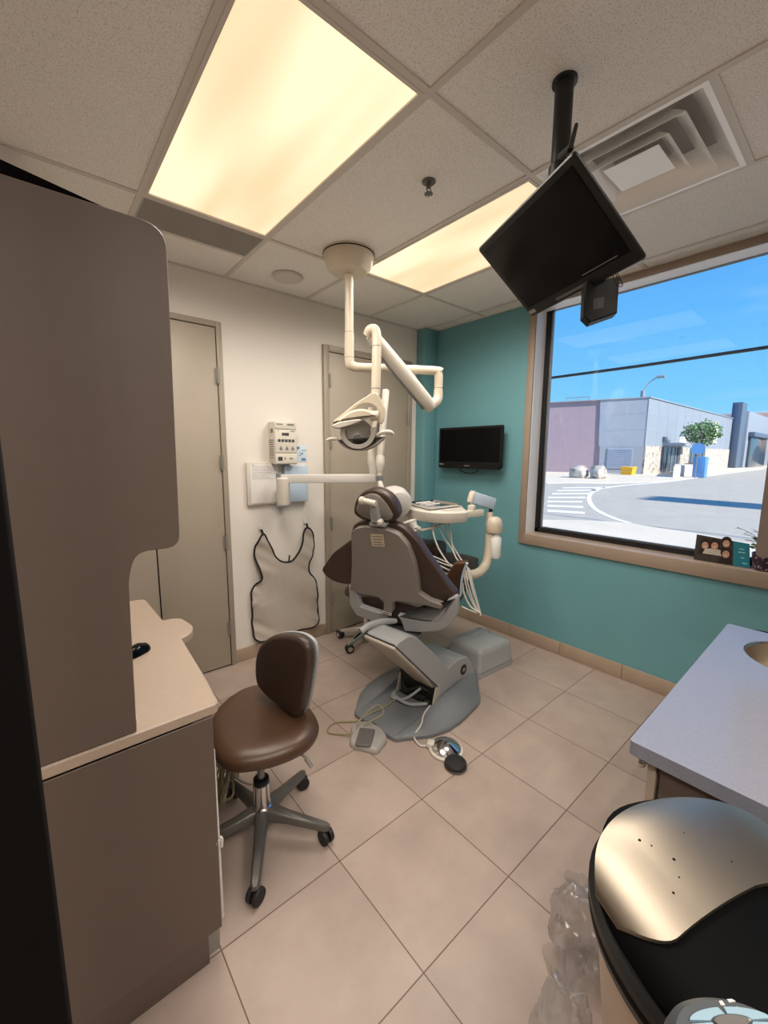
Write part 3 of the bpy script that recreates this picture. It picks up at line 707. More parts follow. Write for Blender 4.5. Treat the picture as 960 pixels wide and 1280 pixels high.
# motor cover / tower
tp = [(0.40, 0.03), (0.40, 0.165), (0.515, 0.234), (0.62, 0.25), (0.735, 0.228), (0.80, 0.158), (0.868, 0.03)]
m = MB(); m.prism(round_poly(tp, [0.0, 0.02, 0.02, 0.03, 0.03, 0.02, 0.0], 4), (B0 + BR * -0.13, BF, V((0, 0, 1)), BR), 0.0, 0.29, 0.008); tw_ = m.build('motor_cover', M_chairgrey, t)
for o_ in (0.150, -0.135):
    m = MB(); m.prism([(0.345, 0.03), (0.378, 0.14), (0.40, 0.165), (0.42, 0.165), (0.42, 0.03)], (B0 + BR * o_, BF, V((0, 0, 1)), BR), 0, 0.012, 0.003); m.build('side_cheek', M_cream2, tw_)
lg = [(0.6901,0.1502)]
m = MB(); m.lathe([(0.034, 0), (0.035, 0.002), (0.033, 0.004)], B0 + BR * 0.1605 + BF * lg[0][0] + V((0, 0, lg[0][1])), axis=BR, seg=32); lo_ = m.build('logo_disc', M_blackplastic, tw_)
m = MB(); q = B0 + BR * 0.165 + BF * lg[0][0] + V((0, 0, lg[0][1]))
g2 = lambda a, b: q + BF * a + V((0, 0, b))
for a, b in (((-0.013, -0.010), (-0.006, 0.010)), ((-0.006, 0.010), (0.0, -0.006)), ((-0.011, -0.002), (0.001, 0.0)), ((0.005, -0.01), (0.010, 0.011)), ((0.010, 0.011), (0.016, 0.004)), ((0.004, 0.001), (0.014, 0.003))):
    m.bar(g2(*a), g2(*b), 0.0035, 0.001, up=BR)
m.build('logo_mark', M_whiteplastic, lo_)
# open mechanism behind the arm
m = MB(); m.box(bp(0.43, 0.01, 0.09), (0.05, 0.25, 0.11), Matrix.Rotation(A7, 3, 'Z'), 0.01); 
for k in range(5): m.lathe([(0.018, 0), (0.018, 0.05)], bp(0.36, 0.09 - 0.045 * k, 0.05 + 0.012 * (k % 2)), axis=BR, seg=12)
m.tube([bp(0.37, 0.1, 0.10), bp(0.34, 0.03, 0.08), bp(0.37, -0.05, 0.12), bp(0.40, -0.1, 0.09)], 0.012, 8, 5)
m.box(bp(0.392, 0.0, 0.10), (0.014, 0.27, 0.14), Matrix.Rotation(A7, 3, 'Z')); m.build('mechanism', M_blackrubber, t)  # last box is a black plate that puts the cavity's shade into colour
m = MB(); m.tube([bp(0.30, 0.11, 0.045), bp(0.26, 0.05, 0.055), bp(0.27, -0.05, 0.05), bp(0.36, -0.13, 0.05)], 0.010, 8, 5); m.tube([bp(0.36, -0.06, 0.12), bp(0.28, 0.0, 0.06), bp(0.25, 0.08, 0.05), bp(0.30, 0.10, 0.06)], 0.008, 8, 5); m.build('hose', M_chairgrey, t)
# floor plate with flared flanges
fo = [(0.0, 0.165), (0.04, 0.19), (0.16, 0.285), (0.275, 0.33), (0.40, 0.34), (0.60, 0.33), (0.66, 0.315), (0.72, 0.27), (0.93, 0.13), (0.93, -0.13)]
fo = fo[:9] + [(f, -l) for f, l in reversed(fo[:9])]
fo = round_poly(fo, [0.02] * 2 + [0.04] * 5 + [0.03, 0.02] + [0.02, 0.03] + [0.04] * 5 + [0.02] * 2, 3)
m = MB(); m.slab(fo, (B0, BF, BL, V((0, 0, 1))), [(0.004, 0.0), (0, 0.004), (0, 0.022), (0.006, 0.030)]); m.build('floor_plate', M_basegrey, t)
for s in (1, -1):
    sec = []
    for f, i, o_, hz_ in ((0.02, 0.150, 0.170, 0.002), (0.12, 0.160, 0.245, 0.012), (0.26, 0.165, 0.315, 0.03), (0.40, 0.168, 0.33, 0.055), (0.60, 0.168, 0.32, 0.07), (0.72, 0.160, 0.26, 0.06), (0.88, 0.12, 0.155, 0.04)):
        zi = 0.029 + hz_
        sec.append([bp(f, s * (i - 0.005), 0.028), bp(f, s * i, zi - 0.004), bp(f, s * (i + 0.012), zi), bp(f, s * (i + 0.03 + 0.2 * (o_ - i - 0.03)), zi - 0.2 * hz_), bp(f, s * o_, 0.029 + 0.1 * hz_), bp(f, s * (o_ + 0.004), 0.026)])
    m = MB(); m.loft(sec); m.build('side_flange', M_basegrey, t, angle=50)

# junction box on the floor beyond
t = thing('floor_box', (2.43, 1.88, 0), 'grey moulded utility box on the floor beyond the dental chair base', 'utility box')
m = MB(); bx = [(2.256, 1.624), (2.64, 1.60), (2.66, 1.93), (2.28, 1.95)]
def sc_(k, z): 
    c = V((2.455, 1.775)); return [V((c.x + (p[0] - c.x) * k, c.y + (p[1] - c.y) * k, z)) for p in [(q.x, q.y) for q in round_poly(bx, 0.03, 4)]]
m.rings([sc_(1.0, 0), sc_(1.0, 0.035), sc_(0.985, 0.04), sc_(0.93, 0.155), sc_(0.90, 0.182), sc_(0.83, 0.195), sc_(0.4, 0.205)]); m.build('cover', M_chairgrey, t)
m = MB(); m.rings([sc_(1.004, 0.036), sc_(1.004, 0.040)], True, False, False); m.build('seam', M_padgrey, t)

# ================================================================ FOOT CONTROLS AND CORDS
t = thing('foot_pedal', (1.235, 1.57, 0), 'light grey foot pedal with square dark pad, left of the chair base', 'foot pedal')
po = round_poly([(1.261,1.779),(1.323,1.778),(1.39,1.708),(1.378,1.605),(1.353,1.555),(1.247,1.517),(1.226,1.543),(1.163,1.653)], 0.03, 4)
m = MB(); m.slab(po, XY(0), [(0.002, 0), (0, 0.006), (0.003, 0.018), (0.010, 0.028), (0.014, 0.030)]); m.build('housing', M_pedal, t)
pd = round_poly([(1.278,1.71),(1.336,1.645),(1.232,1.553),(1.174,1.617)], 0.012, 4)
m = MB(); m.slab(pd, XY(0.0295), [(0, 0), (0, 0.008), (0.004, 0.011)]); m.build('pad', M_padgrey, t)
t = thing('foot_control', (1.53, 1.30, 0), 'round chrome disc foot control on a white ring, right of the chair base', 'foot control')
fc = V((1.55,1.31,0.02))
m = MB(); m.lathe([(0.088, 0), (0.09, 0.004), (0.09, 0.012), (0.08, 0.016)], (fc.x, fc.y, 0), seg=40); m.build('base_ring', M_creamw, t)
m = MB(); m.lathe([(0.078, 0.014), (0.079, 0.022), (0.074, 0.028), (0.03, 0.046), (0.012, 0.05), (0.001, 0.051)], (fc.x, fc.y, 0), seg=40); m.build('chrome_dome', M_chrome, t)
m = MB()
for k in range(10):
    a = k * PI / 5; m.tube([(fc.x + 0.016 * math.cos(a), fc.y + 0.016 * math.sin(a), 0.0485), (fc.x + 0.07 * math.cos(a), fc.y + 0.07 * math.sin(a), 0.0295)], 0.0016, 6)
m.build('radial_ribs', M_chrome, t)
m = MB(); m.box((fc.x - 0.045, fc.y + 0.068, 0.02), (0.045, 0.04, 0.03), Matrix.Rotation(0.6, 3, 'Z'), 0.008); m.build('cord_entry', M_creamw, t)
m = MB(); m.tube([(fc.x - 0.06, fc.y + 0.08, 0.012), (fc.x - 0.085, fc.y + 0.11, 0.008), (fc.x - 0.07, fc.y + 0.17, 0.02), bp(0.16, -0.22, 0.055), bp(0.22, -0.19, 0.07), bp(0.33, -0.155, 0.06)], 0.005, 8, 6); m.build('cord', M_tubing, t)
t = thing('foot_switch', (1.5, 1.2, 0), 'black round foot switch puck on the floor in front of the chrome disc', 'foot switch')
fs_ = V((1.5,1.202,0.02))
MB().lathe([(0.052, 0), (0.055, 0.003), (0.055, 0.026), (0.05, 0.032), (0.03, 0.034), (0.001, 0.034)], (fs_.x, fs_.y, 0), seg=36).build('cap', M_blackrubber, t)
MB().lathe([(0.056, 0.004), (0.0575, 0.008), (0.056, 0.012)], (fs_.x, fs_.y, 0), seg=36, cap=False).build('grip_band', M_padgrey, t)
c1 = MB().tube([bp(-0.13, 0.03, 0.03), bp(-0.155, 0.08, 0.012), bp(-0.20, 0.17, 0.006), bp(-0.12, 0.20, 0.006), bp(-0.02, 0.11, 0.012), bp(0.05, 0.08, 0.036), bp(0.17, 0.06, 0.036), bp(0.28, 0.06, 0.045)], 0.0045, 8, 8).build('pedal_cord', M_cableyel, org=bp(0, 0.1, 0.0))
tag(c1, 'thin khaki cord from the square foot pedal into the chair base', 'cord')
c2 = MB().tube([bp(-0.10, 0.04, 0.026), bp(-0.06, 0.06, 0.05), bp(0.02, 0.04, 0.10), bp(0.07, 0.02, 0.11), bp(0.06, -0.02, 0.08), bp(0.0, 0.0, 0.06), bp(-0.05, 0.03, 0.04)], 0.0035, 8, 8).build('looped_cord', M_cableyel, org=bp(0, 0.03, 0.03))
tag(c2, 'khaki cord standing up in a loop above the chair base plate', 'cord')

# ================================================================ DELIVERY UNIT WITH TRAY AND BOTTLE
t = thing('delivery_unit', (2.0, 1.9, 0.6), 'ivory dental instrument tray unit on a jointed arm beside the dental chair', 'instrument unit')
zt = 1.205
th_ = [(1.999,2.151),(2.397,2.235),(2.372,1.925),(2.111,1.646),(1.973,1.707),(1.899,1.811),(1.914,1.996)]
m = MB(); m.slab(round_poly(th_, 0.05, 4), XY(0), [(0.05, zt - 0.085), (0.012, zt - 0.075), (0, zt - 0.045), (0.004, zt - 0.012), (0.02, zt)]); hd = m.build('tray_head', M_creamw, t)
tr = [(2.025,2.134),(2.29,2.127),(2.235,1.824),(1.925,1.822)]
m = MB(); m.slab(tr, XY(0), [(0.0, 1.212), (-0.004, 1.225), (0.002, 1.225), (0.008, 1.216)]); m.build('steel_tray', M_chrome, hd)
ti = [V((p[0], p[1], 0)) for p in tr]
m = MB()
for k in range(3):
    a = ti[0].lerp(ti[3], 0.25 + 0.2 * k); b = ti[1].lerp(ti[2], 0.25 + 0.2 * k); p = a.lerp(b, 0.12); q = a.lerp(b, 0.62)
    m.tube([p + V((0, 0, 1.224)), q + V((0, 0, 1.226))], 0.005, 8)
m.build('instruments', M_whiteplastic, hd)
D3 = 2.95
m = MB(); m.tube([(1.87,1.924,1.067),(1.906,1.893,1.067),(1.986,1.854,1.08),(2.071,1.839,1.1),(2.143,1.834,1.115),(2.153,1.854,1.128)], 0.0095, 10, 5); m.build('handle_bar', M_creamw, hd)
m = MB(); hh_ = [(1.891,1.94,1.111),(1.894,1.918,1.076)]; m.tube(hh_, [0.028, 0.022], 12); m.tube([(1.838,1.984,1.105),(1.872,1.958,1.121),(1.924,1.942,1.129)], 0.010, 10, 4); m.tube([(1.895,1.905,1.083),(1.914,1.887,1.073)], [0.02, 0.014], 12); m.build('instrument_holder', M_whiteplastic, hd)
m = MB(); a, b = map(V, [(2.289,1.847,1.144),(2.448,1.794,1.151)]); m.bar(a, b, 0.05, 0.05, bev=0.008); m.build('extension_arm', M_creamw, t)
m = MB(); a, b = map(V, [(2.368,1.825,1.169),(2.38,1.841,1.305)]); m.tube([a, b], 0.013, 14); m.box(a.lerp(b, 0.14), (0.05, 0.05, 0.04), Matrix.Rotation(A20, 3, 'Z'), 0.006); m.build('arm_pivot', M_creamw, t)
m = MB(); a, b = map(V, [(2.372,1.84,1.265),(2.549,1.772,1.207)]); m.bar(a, b, 0.055, 0.085, bev=0.012); m.build('flex_arm', M_silverblue, t)
m = MB(); a = V((2.372,1.84,1.265)); b = a + (V((2.549,1.772,1.207)) - a) * -0.06; m.bar(a + (a - b) * -1.2, a + (a - b) * 1.6, 0.062, 0.092, bev=0.016); m.build('arm_end_cap', M_creamw, t)
PX, PYY, _ = (2.497,1.762,0.916)
post = [(2.522,1.784,1.148),(2.507,1.77,1.003),(2.487,1.759,0.858),(2.449,1.748,0.771),(2.364,1.746,0.727),(2.251,1.75,0.73)]
m = MB(); m.tube(post, [0.024, 0.026, 0.03, 0.034, 0.034, 0.034], 16, 5); m.build('post', M_cream, t)
m = MB(); a, b = map(V, [(2.534,1.786,1.212),(2.528,1.778,1.149)]); m.tube([a, b], [0.014, 0.014], 12); m.build('pivot_pin', M_blackplastic, t)
m = MB(); a = V((2.53,1.747,1.058)); m.rings([[a + V((0.062 * kx * math.cos(q) , 0.062 * kx * math.sin(q), zz)) for q in [i * PI / 12 for i in range(24)]] for kx, zz in ((0.95, -0.055), (1.0, -0.045), (1.0, 0.01), (0.85, 0.04), (0.5, 0.058), (0.1, 0.062))]); m.build('bottle_holder', M_cream, t)
m = MB(); a = V((2.528,1.727,1.013)); z1 = V((2.506,1.707,0.806)).z
m.lathe([(0.02, 0.0), (0.02, -0.022), (0.03, -0.032), (0.042, -0.05), (0.042, z1 - a.z + 0.03), (0.036, z1 - a.z + 0.01), (0.018, z1 - a.z + 0.002)], a, seg=28); m.build('water_bottle', M_bottle, t)
m = MB(); m.tube([(2.502,1.75,1.019),(2.489,1.732,0.863),(2.475,1.734,0.806)], 0.012, 10, 4); m.build('side_tube', M_creamw, t)
# hoses hanging from the tray to the chair side
m_list = [[(2.02,1.887,1.126),(1.974,1.835,1.068),(1.946,1.763,0.977),(1.958,1.682,0.881),(1.978,1.632,0.846)], [(2.063,1.876,1.123),(2.05,1.818,1.034),(2.042,1.731,0.958),(2.037,1.67,0.891),(2.032,1.62,0.886)], [(2.116,1.858,1.12),(2.109,1.819,1.027),(2.088,1.743,0.949),(2.056,1.654,0.891),(2.035,1.617,0.881)], [(2.133,1.843,1.121),(2.107,1.797,1.042),(2.067,1.731,0.928),(2.043,1.662,0.876),(2.042,1.634,0.866)],
          [(1.79,1.705,0.955),(1.861,1.677,0.908),(1.904,1.649,0.887),(1.956,1.628,0.867)], [(1.771,1.693,0.945),(1.844,1.661,0.894),(1.909,1.626,0.855)], [(1.779,1.681,0.916),(1.838,1.648,0.863),(1.899,1.63,0.83)], [(1.801,1.723,0.959),(1.877,1.678,0.921),(1.964,1.648,0.871)], [(1.793,1.666,0.897),(1.818,1.636,0.854),(1.86,1.621,0.82)],
          [(2.018,1.577,0.872),(2.013,1.53,0.745),(2.022,1.489,0.636),(2.029,1.474,0.587)], [(1.993,1.569,0.858),(1.99,1.537,0.748),(2.003,1.494,0.644),(2.022,1.469,0.595)], [(1.975,1.566,0.831),(1.974,1.536,0.736),(1.996,1.501,0.649),(2.014,1.476,0.6)], [(1.955,1.56,0.785),(1.949,1.54,0.72),(1.972,1.506,0.643),(2.014,1.464,0.604)], [(2.025,1.569,0.862),(2.031,1.525,0.727),(2.041,1.477,0.583),(2.03,1.488,0.593)], [(1.924,1.535,0.646),(1.952,1.508,0.627),(1.999,1.477,0.604)]]
for k, q in enumerate(m_list):
    MB().tube(q, 0.0042 if k % 3 else 0.0056, 8, 5).build('hose', M_tubing, t)
# ================================================================ STOOLS
def stool(name, base, ang, label, cat, seat_z, base_mat, caster_big=None, R=0.267, back=True, seat_r=0.205, cast_r=0.03, seat_off=(0, 0), back_dir=0.0):
    bx_, by_ = base
    t = thing(name, (bx_, by_, 0), label, cat)
    c = lambda x, y, z: V((bx_ + x, by_ + y, z))
    for k in range(5):
        a = ang + k * 2 * PI / 5; d = V((math.cos(a), math.sin(a), 0)); n = V((-d.y, d.x, 0))
        secs = []
        for r_, w_, zt_, h_ in ((0.0, 0.026, 0.135, 0.055), (0.045, 0.026, 0.135, 0.05), (0.11, 0.022, 0.118, 0.035), (R - 0.03, 0.018, 0.092, 0.026), (R, 0.017, 0.086, 0.024), (R + 0.016, 0.010, 0.08, 0.016)):
            p = c(0, 0, 0) + d * r_
            secs.append([p + n * w_ + V((0, 0, zt_ - h_)), p + n * w_ * 0.95 + V((0, 0, zt_ - 0.008)), p + n * w_ * 0.6 + V((0, 0, zt_)), p - n * w_ * 0.6 + V((0, 0, zt_)), p - n * w_ * 0.95 + V((0, 0, zt_ - 0.008)), p - n * w_ + V((0, 0, zt_ - h_))])
        m = MB(); m.loft(secs); leg = m.build('leg', base_mat, t, angle=45)
        m = MB(); e = c(0, 0, 0) + d * R; q = e + n * 0.012
        ax = (n * 0.8 + d * 0.6).normalized()
        for s in (-1, 1):
            m.lathe([(cast_r * 0.5, -0.009), (cast_r * 0.93, -0.008), (cast_r, -0.004), (cast_r, 0.004), (cast_r * 0.93, 0.008), (cast_r * 0.5, 0.009)], e + V((0, 0, cast_r)) + ax * 0.014 * s, axis=ax, seg=24)
        m.tube([e + V((0, 0, cast_r)), e + V((0, 0, 0.07))], 0.007, 8)
        m.box(e + V((0, 0, cast_r + 0.012)), (0.012, 0.02, 0.045), Matrix.Rotation(a, 3, 'Z'), 0.004)
        if base_mat is M_chrome:
            m.mi = 1
            for s in (-1, 1): m.lathe([(cast_r * 0.55, -0.002), (cast_r * 0.55, 0.002)], e + V((0, 0, cast_r)) + ax * 0.0235 * s, axis=ax, seg=20)
        m.build('caster', [M_blackrubber, M_chrome], leg)
    m = MB(); m.lathe([(0.036, 0.075), (0.04, 0.085), (0.04, 0.14), (0.034, 0.145), (0.034, 0.24), (0.028, 0.245)], c(0, 0, 0), seg=28); m.build('hub_column', M_chrome, t)
    m = MB(); m.lathe([(0.031, 0.238), (0.031, 0.26), (0.022, 0.265)], c(0, 0, 0), seg=24); m.build('collar', M_blackplastic, t)
    m = MB(); m.lathe([(0.014, 0.25), (0.014, seat_z - 0.06)], c(0, 0, 0), seg=16); m.build('gas_lift', M_alu, t)
    m = MB(); m.box(c(0, 0, seat_z - 0.068), (0.16, 0.16, 0.02), Matrix.Rotation(back_dir, 3, 'Z'), 0.006)
    db = V((math.cos(back_dir), math.sin(back_dir), 0)); nb = V((-db.y, db.x, 0))
    m.build('mounting_plate', M_blackplastic, t)
    m = MB(); m.tube([c(0, 0, seat_z - 0.068) + db * 0.05 - nb * 0.06, c(0, 0, seat_z - 0.072) + db * 0.12 - nb * 0.14, c(0, 0, seat_z - 0.095) + db * 0.14 - nb * 0.165], 0.005, 8, 4); m.tube([c(0, 0, seat_z - 0.082) + db * 0.13 - nb * 0.155, c(0, 0, seat_z - 0.112) + db * 0.145 - nb * 0.175], 0.008, 8); m.build('height_lever', M_alu, t)
    return t, c, db, nb
ST_DIR = math.radians(-6)
t, c, db, nb = stool('operator_stool', (0.597, 1.47), math.radians(-119.5), 'brown vinyl operator stool on a grey five-star base beside the left counter', 'stool', 0.475, M_stoolgrey, back_dir=ST_DIR)
# saddle seat: rounded D outline, thick soft rim
so = [(0.458,1.638),(0.521,1.732),(0.631,1.799),(0.739,1.788),(0.809,1.703),(0.83,1.585),(0.831,1.459),(0.807,1.361),(0.747,1.303),(0.676,1.282),(0.584,1.293),(0.499,1.328),(0.44,1.377),(0.418,1.474)]
so_o = [V(p[:2]) for p in catmull([(p[0], p[1], 0) for p in so], 3, True)]
m = MB(); m.slab(so_o, XY(0), [(0.05, 0.412), (0.02, 0.416), (0.004, 0.43), (0, 0.45), (0.006, 0.468), (0.022, 0.48), (0.05, 0.488), (0.09, 0.490)]); m.build('seat', M_leather, t, angle=70)
so_i = inset2(so_o, 0.012)
m = MB(); m.slab(so_i, XY(0), [(0.05, 0.402), (0.04, 0.416)]); m.build('seat_pan', M_chairgrey, t)
# backrest: oval pad on a curved post
bo = [(-0.0496,0.3352),(-0.135,0.3003),(-0.206,0.2331),(-0.2348,0.1494),(-0.2312,0.0665),(-0.1845,0.0289),(-0.1123,0.0095),(-0.0332,-0.0053),(0.0145,-0.0087),(0.0434,0.0242),(0.0683,0.0971),(0.0883,0.1839),(0.1035,0.2669),(0.0919,0.3273),(0.0347,0.3489)]
bo_o = [V(p[:2]) for p in catmull([(p[0], p[1], 0) for p in bo], 3, True)]
SB = (V((0.764,1.442,0.5)), V((0.2588,-0.9659,0)), V((0, 0, 1)), -V((0.9659,0.2588,0)))
m = MB(); m.cushion(bo_o, SB, 0.045, 0.02, 0.012); m.build('backrest', M_leather2, t)
SB2 = (V((0.764,1.442,0.5)) + V((0.9659,0.2588,0)) * 0.022, V((0.2588,-0.9659,0)), V((0, 0, 1)), -V((0.9659,0.2588,0)))
m = MB(); m.slab(bo_o, SB2, [(0.03, -0.004), (0.008, 0.0), (0.002, 0.008), (0.002, 0.02)]); m.build('backrest_shell', M_chairgrey, t)
bc = V((0, 0))
for p in bo_o: bc += p
bc /= len(bo_o)
q = SB2[0] + SB2[1] * bc.x + V((0, 0, bc.y))
m = MB(); m.tube([q + V((0, 0, -0.02)), q - SB2[3] * 0.02 + V((0, 0, -0.09)), q - SB2[3] * 0.015 + V((0, 0, -0.25)), V((q.x, q.y, 0.40)) + SB2[3] * 0.06, V((0.62, 1.46, 0.405))], 0.011, 10, 6); m.build('back_post', M_alu, t)

t, c, db, nb = stool('assistant_stool', (2.02, 2.60), math.radians(125), 'assistant stool with chrome base and black casters behind the dental chair', 'stool', 0.46, M_chrome, R=0.24, cast_r=0.036, back_dir=1.0)
m = MB(); m.lathe([(0.12, 0.405), (0.165, 0.41), (0.185, 0.43), (0.185, 0.45), (0.17, 0.468), (0.12, 0.477), (0.001, 0.478)], (2.02, 2.60, 0), seg=40); m.build('seat', M_leather2, t)

# ================================================================ CEILING DENTAL LIGHT
LD = 2.61
t = thing('operatory_light', (1.521, 2.132, H), 'cream jointed dental light hanging from a round ceiling canopy', 'dental light')
m = MB(); m.lathe([(0.151, H + 0.004), (0.152, H - 0.006), (0.146, H - 0.03), (0.13, H - 0.075), (0.105, H - 0.1), (0.03, H - 0.108)], (1.521, 2.132, 0), seg=48); m.build('canopy', M_cream, t)
m = MB(); m.lathe([(0.1525, H - 0.007), (0.1535, H - 0.010), (0.1515, H - 0.013)], (1.521, 2.132, 0), seg=48, cap=False); m.build('canopy_seam', M_gap, t)
LA = V((1.521, 2.132, 2.088)); LB = V((2.01,1.848,2.081)); LB.z = 2.088
ld = (LB - LA).normalized()
m = MB(); m.tube([V((1.521, 2.132, H - 0.09)), LA + V((0, 0, 0.20))], 0.026, 16); m.build('drop_post', M_cream, t)
m = MB(); m.tube([LA + V((0, 0, 0.20)), LA + V((0, 0, 0.035)), LA + V((0, 0, 0.01)) + ld * 0.012, LA + ld * 0.04], 0.029, 16, 4); m.build('elbow', M_cream, t)
m = MB(); m.tube([LA + ld * 0.035, LB - ld * 0.035, LB - ld * 0.01 + V((0, 0, -0.01)), LB + V((0, 0, -0.035)), LB + V((0, 0, -0.105))], 0.027, 16, 5); m.build('horizontal_arm', M_cream, t)
for zz in (0.20, 0.055):
    m = MB(); m.lathe([(0.0295, zz - 0.002), (0.0295, zz + 0.002)], LA, seg=20, cap=False); m.build('joint_seam', M_alu, t)
S0 = [(1.991,1.831,1.974),(1.98,1.828,1.904),(1.92,1.829,1.856)]; S1 = V((1.503,1.897,2.243)); S2 = V((1.523,1.871,2.195))
m = MB(); m.tube([V(S0[0]), V(S0[1]), V(S0[2]).lerp(S1, 0.02)], [0.027, 0.032, 0.036], 16, 5); m.build('lower_elbow', M_cream, t)
a = V(S0[2]); b = V((1.506,1.905,2.228))
m = MB(); m.tube([a.lerp(b, -0.02), a.lerp(b, 0.1), a.lerp(b, 0.5), a.lerp(b, 0.9), b], [0.034, 0.044, 0.046, 0.040, 0.034], 18, 6); sp_ = m.build('spring_arm', M_creamw, t)
dv = (b - a).normalized(); sd = dv.cross(V((0, 0, 1))).normalized(); up_ = sd.cross(dv)
m = MB(); m.bar(a.lerp(b, 0.05) - up_ * 0.044, a.lerp(b, 0.92) - up_ * 0.042, 0.022, 0.012, up=up_, bev=0.003); m.build('arm_slot', M_basegrey, sp_)
dpt = [(1.491,1.904,2.226),(1.487,1.884,2.244),(1.499,1.86,2.241),(1.504,1.849,2.204),(1.496,1.84,2.121),(1.483,1.827,1.991),(1.471,1.817,1.886)]
m = MB(); m.tube(dpt, [0.03, 0.028, 0.027, 0.026, 0.026, 0.026, 0.026], 16, 5); m.build('drop_arm', M_cream, t)
m = MB(); q = V((1.498,1.844,2.152)); m.lathe([(0.0275, -0.002), (0.0275, 0.002)], q, seg=20, cap=False); q = V((1.475,1.821,1.921)); m.lathe([(0.0275, -0.002), (0.0275, 0.002)], q, seg=20, cap=False); m.build('joint_seam', M_alu, t)
# lamp head: yoke, hooded reflector ring, shield and handles
hd = 2.27
yk = [(0.07,0.2054),(0.1047,0.2056),(0.1223,0.1718),(0.1466,0.1209),(0.1425,0.0696),(0.1273,0.0437),(0.1075,0.0565),(0.1139,0.0994),(0.0963,0.1334),(0.0569,0.1524),(0.0089,0.1457),(-0.0349,0.1156),(-0.0877,0.0769),(-0.1274,0.0509),(-0.1317,0.0616),(-0.0787,0.1026),(-0.0129,0.1541),(0.0439,0.1883)]
LHF = (V((1.382,1.856,1.685)), V((0.7638,-0.6455,0)), V((0, 0, 1)), V((0.6455,0.7638,0)))
def lh(p, n=0.0): return LHF[0] + LHF[1] * p[0] + LHF[2] * p[1] + LHF[3] * n
m = MB(); m.prism([V(p[:2]) for p in catmull([(p[0], p[1], 0) for p in yk], 3, True)], LHF, -0.012, 0.016, 0.004); m.build('yoke', M_cream, t)
hood = [(-0.1363,0.0444),(-0.0788,0.0855),(-0.0261,0.1136),(0.0307,0.1203),(0.0788,0.1056),(0.0964,0.0822),(0.0614,0.0734),(-0,0.0666),(-0.0615,0.0577),(-0.1231,0.038)]
m = MB(); m.prism([V(p[:2]) for p in catmull([(p[0], p[1], 0) for p in hood], 3, True)], LHF, -0.05, 0.07, 0.012); m.build('hood', M_cream, t)
vis = [(-0.1386,0.0293),(-0.1055,0.0445),(-0.0527,0.0556),(-0,0.0632),(0.0219,0.0582),(-0.0089,0.0429),(-0.0529,0.0276),(-0.097,0.0165),(-0.1278,0.0185)]
m = MB(); m.prism([V(p[:2]) for p in catmull([(p[0], p[1], 0) for p in vis], 3, True)], LHF, -0.07, 0.02, 0.004); m.build('visor', M_creamw, t)
kb = [(0.0657,0.0863),(0.1095,0.0865)]
m = MB(); m.tube([lh(kb[0], -0.01), lh(kb[1], -0.01)], [0.03, 0.026], 14); m.tube([lh(kb[0], -0.01), lh(kb[0], -0.01) + V((0, 0, 0.045))], 0.012, 10); m.build('tilt_knob', M_cream, t)
rc = [(-0.0003,-0.0045)][0]
rp = []
for k in range(21):
    a = math.radians(165 + 215 * k / 20); rp.append((rc[0] + 0.088 * math.cos(a), rc[1] + 0.082 * math.sin(a)))
m = MB()
sec = []
for k, p in enumerate(rp):
    d_ = (V(p) - V(rc)).normalized(); r_ = V(rc)
    sec.append([lh(V(p) - d_ * 0.018, -0.045), lh(V(p) + d_ * 0.006, -0.05), lh(V(p) + d_ * 0.012, 0.0), lh(V(p) + d_ * 0.002, 0.05), lh(V(p) - d_ * 0.012, 0.05), lh(V(p) - d_ * 0.024, 0.0)])
m.loft(sec); m.build('reflector_ring', M_lampgrey, t)
m = MB(); R0 = []
for rr, nn in ((0.078, -0.01), (0.066, 0.03), (0.04, 0.05), (0.001, 0.056)):
    R0.append([lh((rc[0] + rr * 1.0 * math.cos(a), rc[1] + rr * 0.93 * math.sin(a)), nn) for a in [i * PI / 14 for i in range(28)]])
m.rings(R0, True, False, True); m.build('reflector', M_silvermirror, t)
m = MB(); sh_ = [(-0.0402,-0.0526),(-0.0224,-0.022),(0.0041,-0.0153),(0.0262,-0.0239),(0.0482,-0.052),(0.0305,-0.0696),(-0.0226,-0.0699)]; m.prism(sh_, LHF, -0.035, 0.03, 0.004); m.build('bulb_shield', M_padgrey, t)
lp = [(-0.1107,-0.0399),(-0.0756,-0.0658),(-0.0315,-0.0874),(0.0039,-0.0916),(0.0526,-0.0782),(0.0924,-0.0562),(0.1408,-0.0211),(0.1475,-0.0341),(0.1057,-0.0735),(0.0526,-0.0979),(-0.0005,-0.1026),(-0.0537,-0.0941),(-0.0933,-0.0703)]
m = MB(); m.prism([V(p[:2]) for p in catmull([(p[0], p[1], 0) for p in lp], 3, True)], LHF, -0.04, 0.01, 0.006); m.build('handle_band', M_lampgrey, t)
m = MB(); m.tube([lh(p, -0.02) for p in [(-0.1749,-0.049),(-0.1571,-0.0402),(-0.1328,-0.0378),(-0.113,-0.0421)]], [0.006, 0.01, 0.011, 0.009], 10, 4); m.build('handle', M_creamw, t)
m = MB(); m.tube([lh(p, -0.02) for p in [(0.1011,-0.0213),(0.1231,-0.006),(0.1539,0.0007),(0.1804,-0.0035),(0.1937,-0.0143)]], [0.008, 0.012, 0.013, 0.011, 0.006], 10, 4); m.build('handle', M_creamw, t)

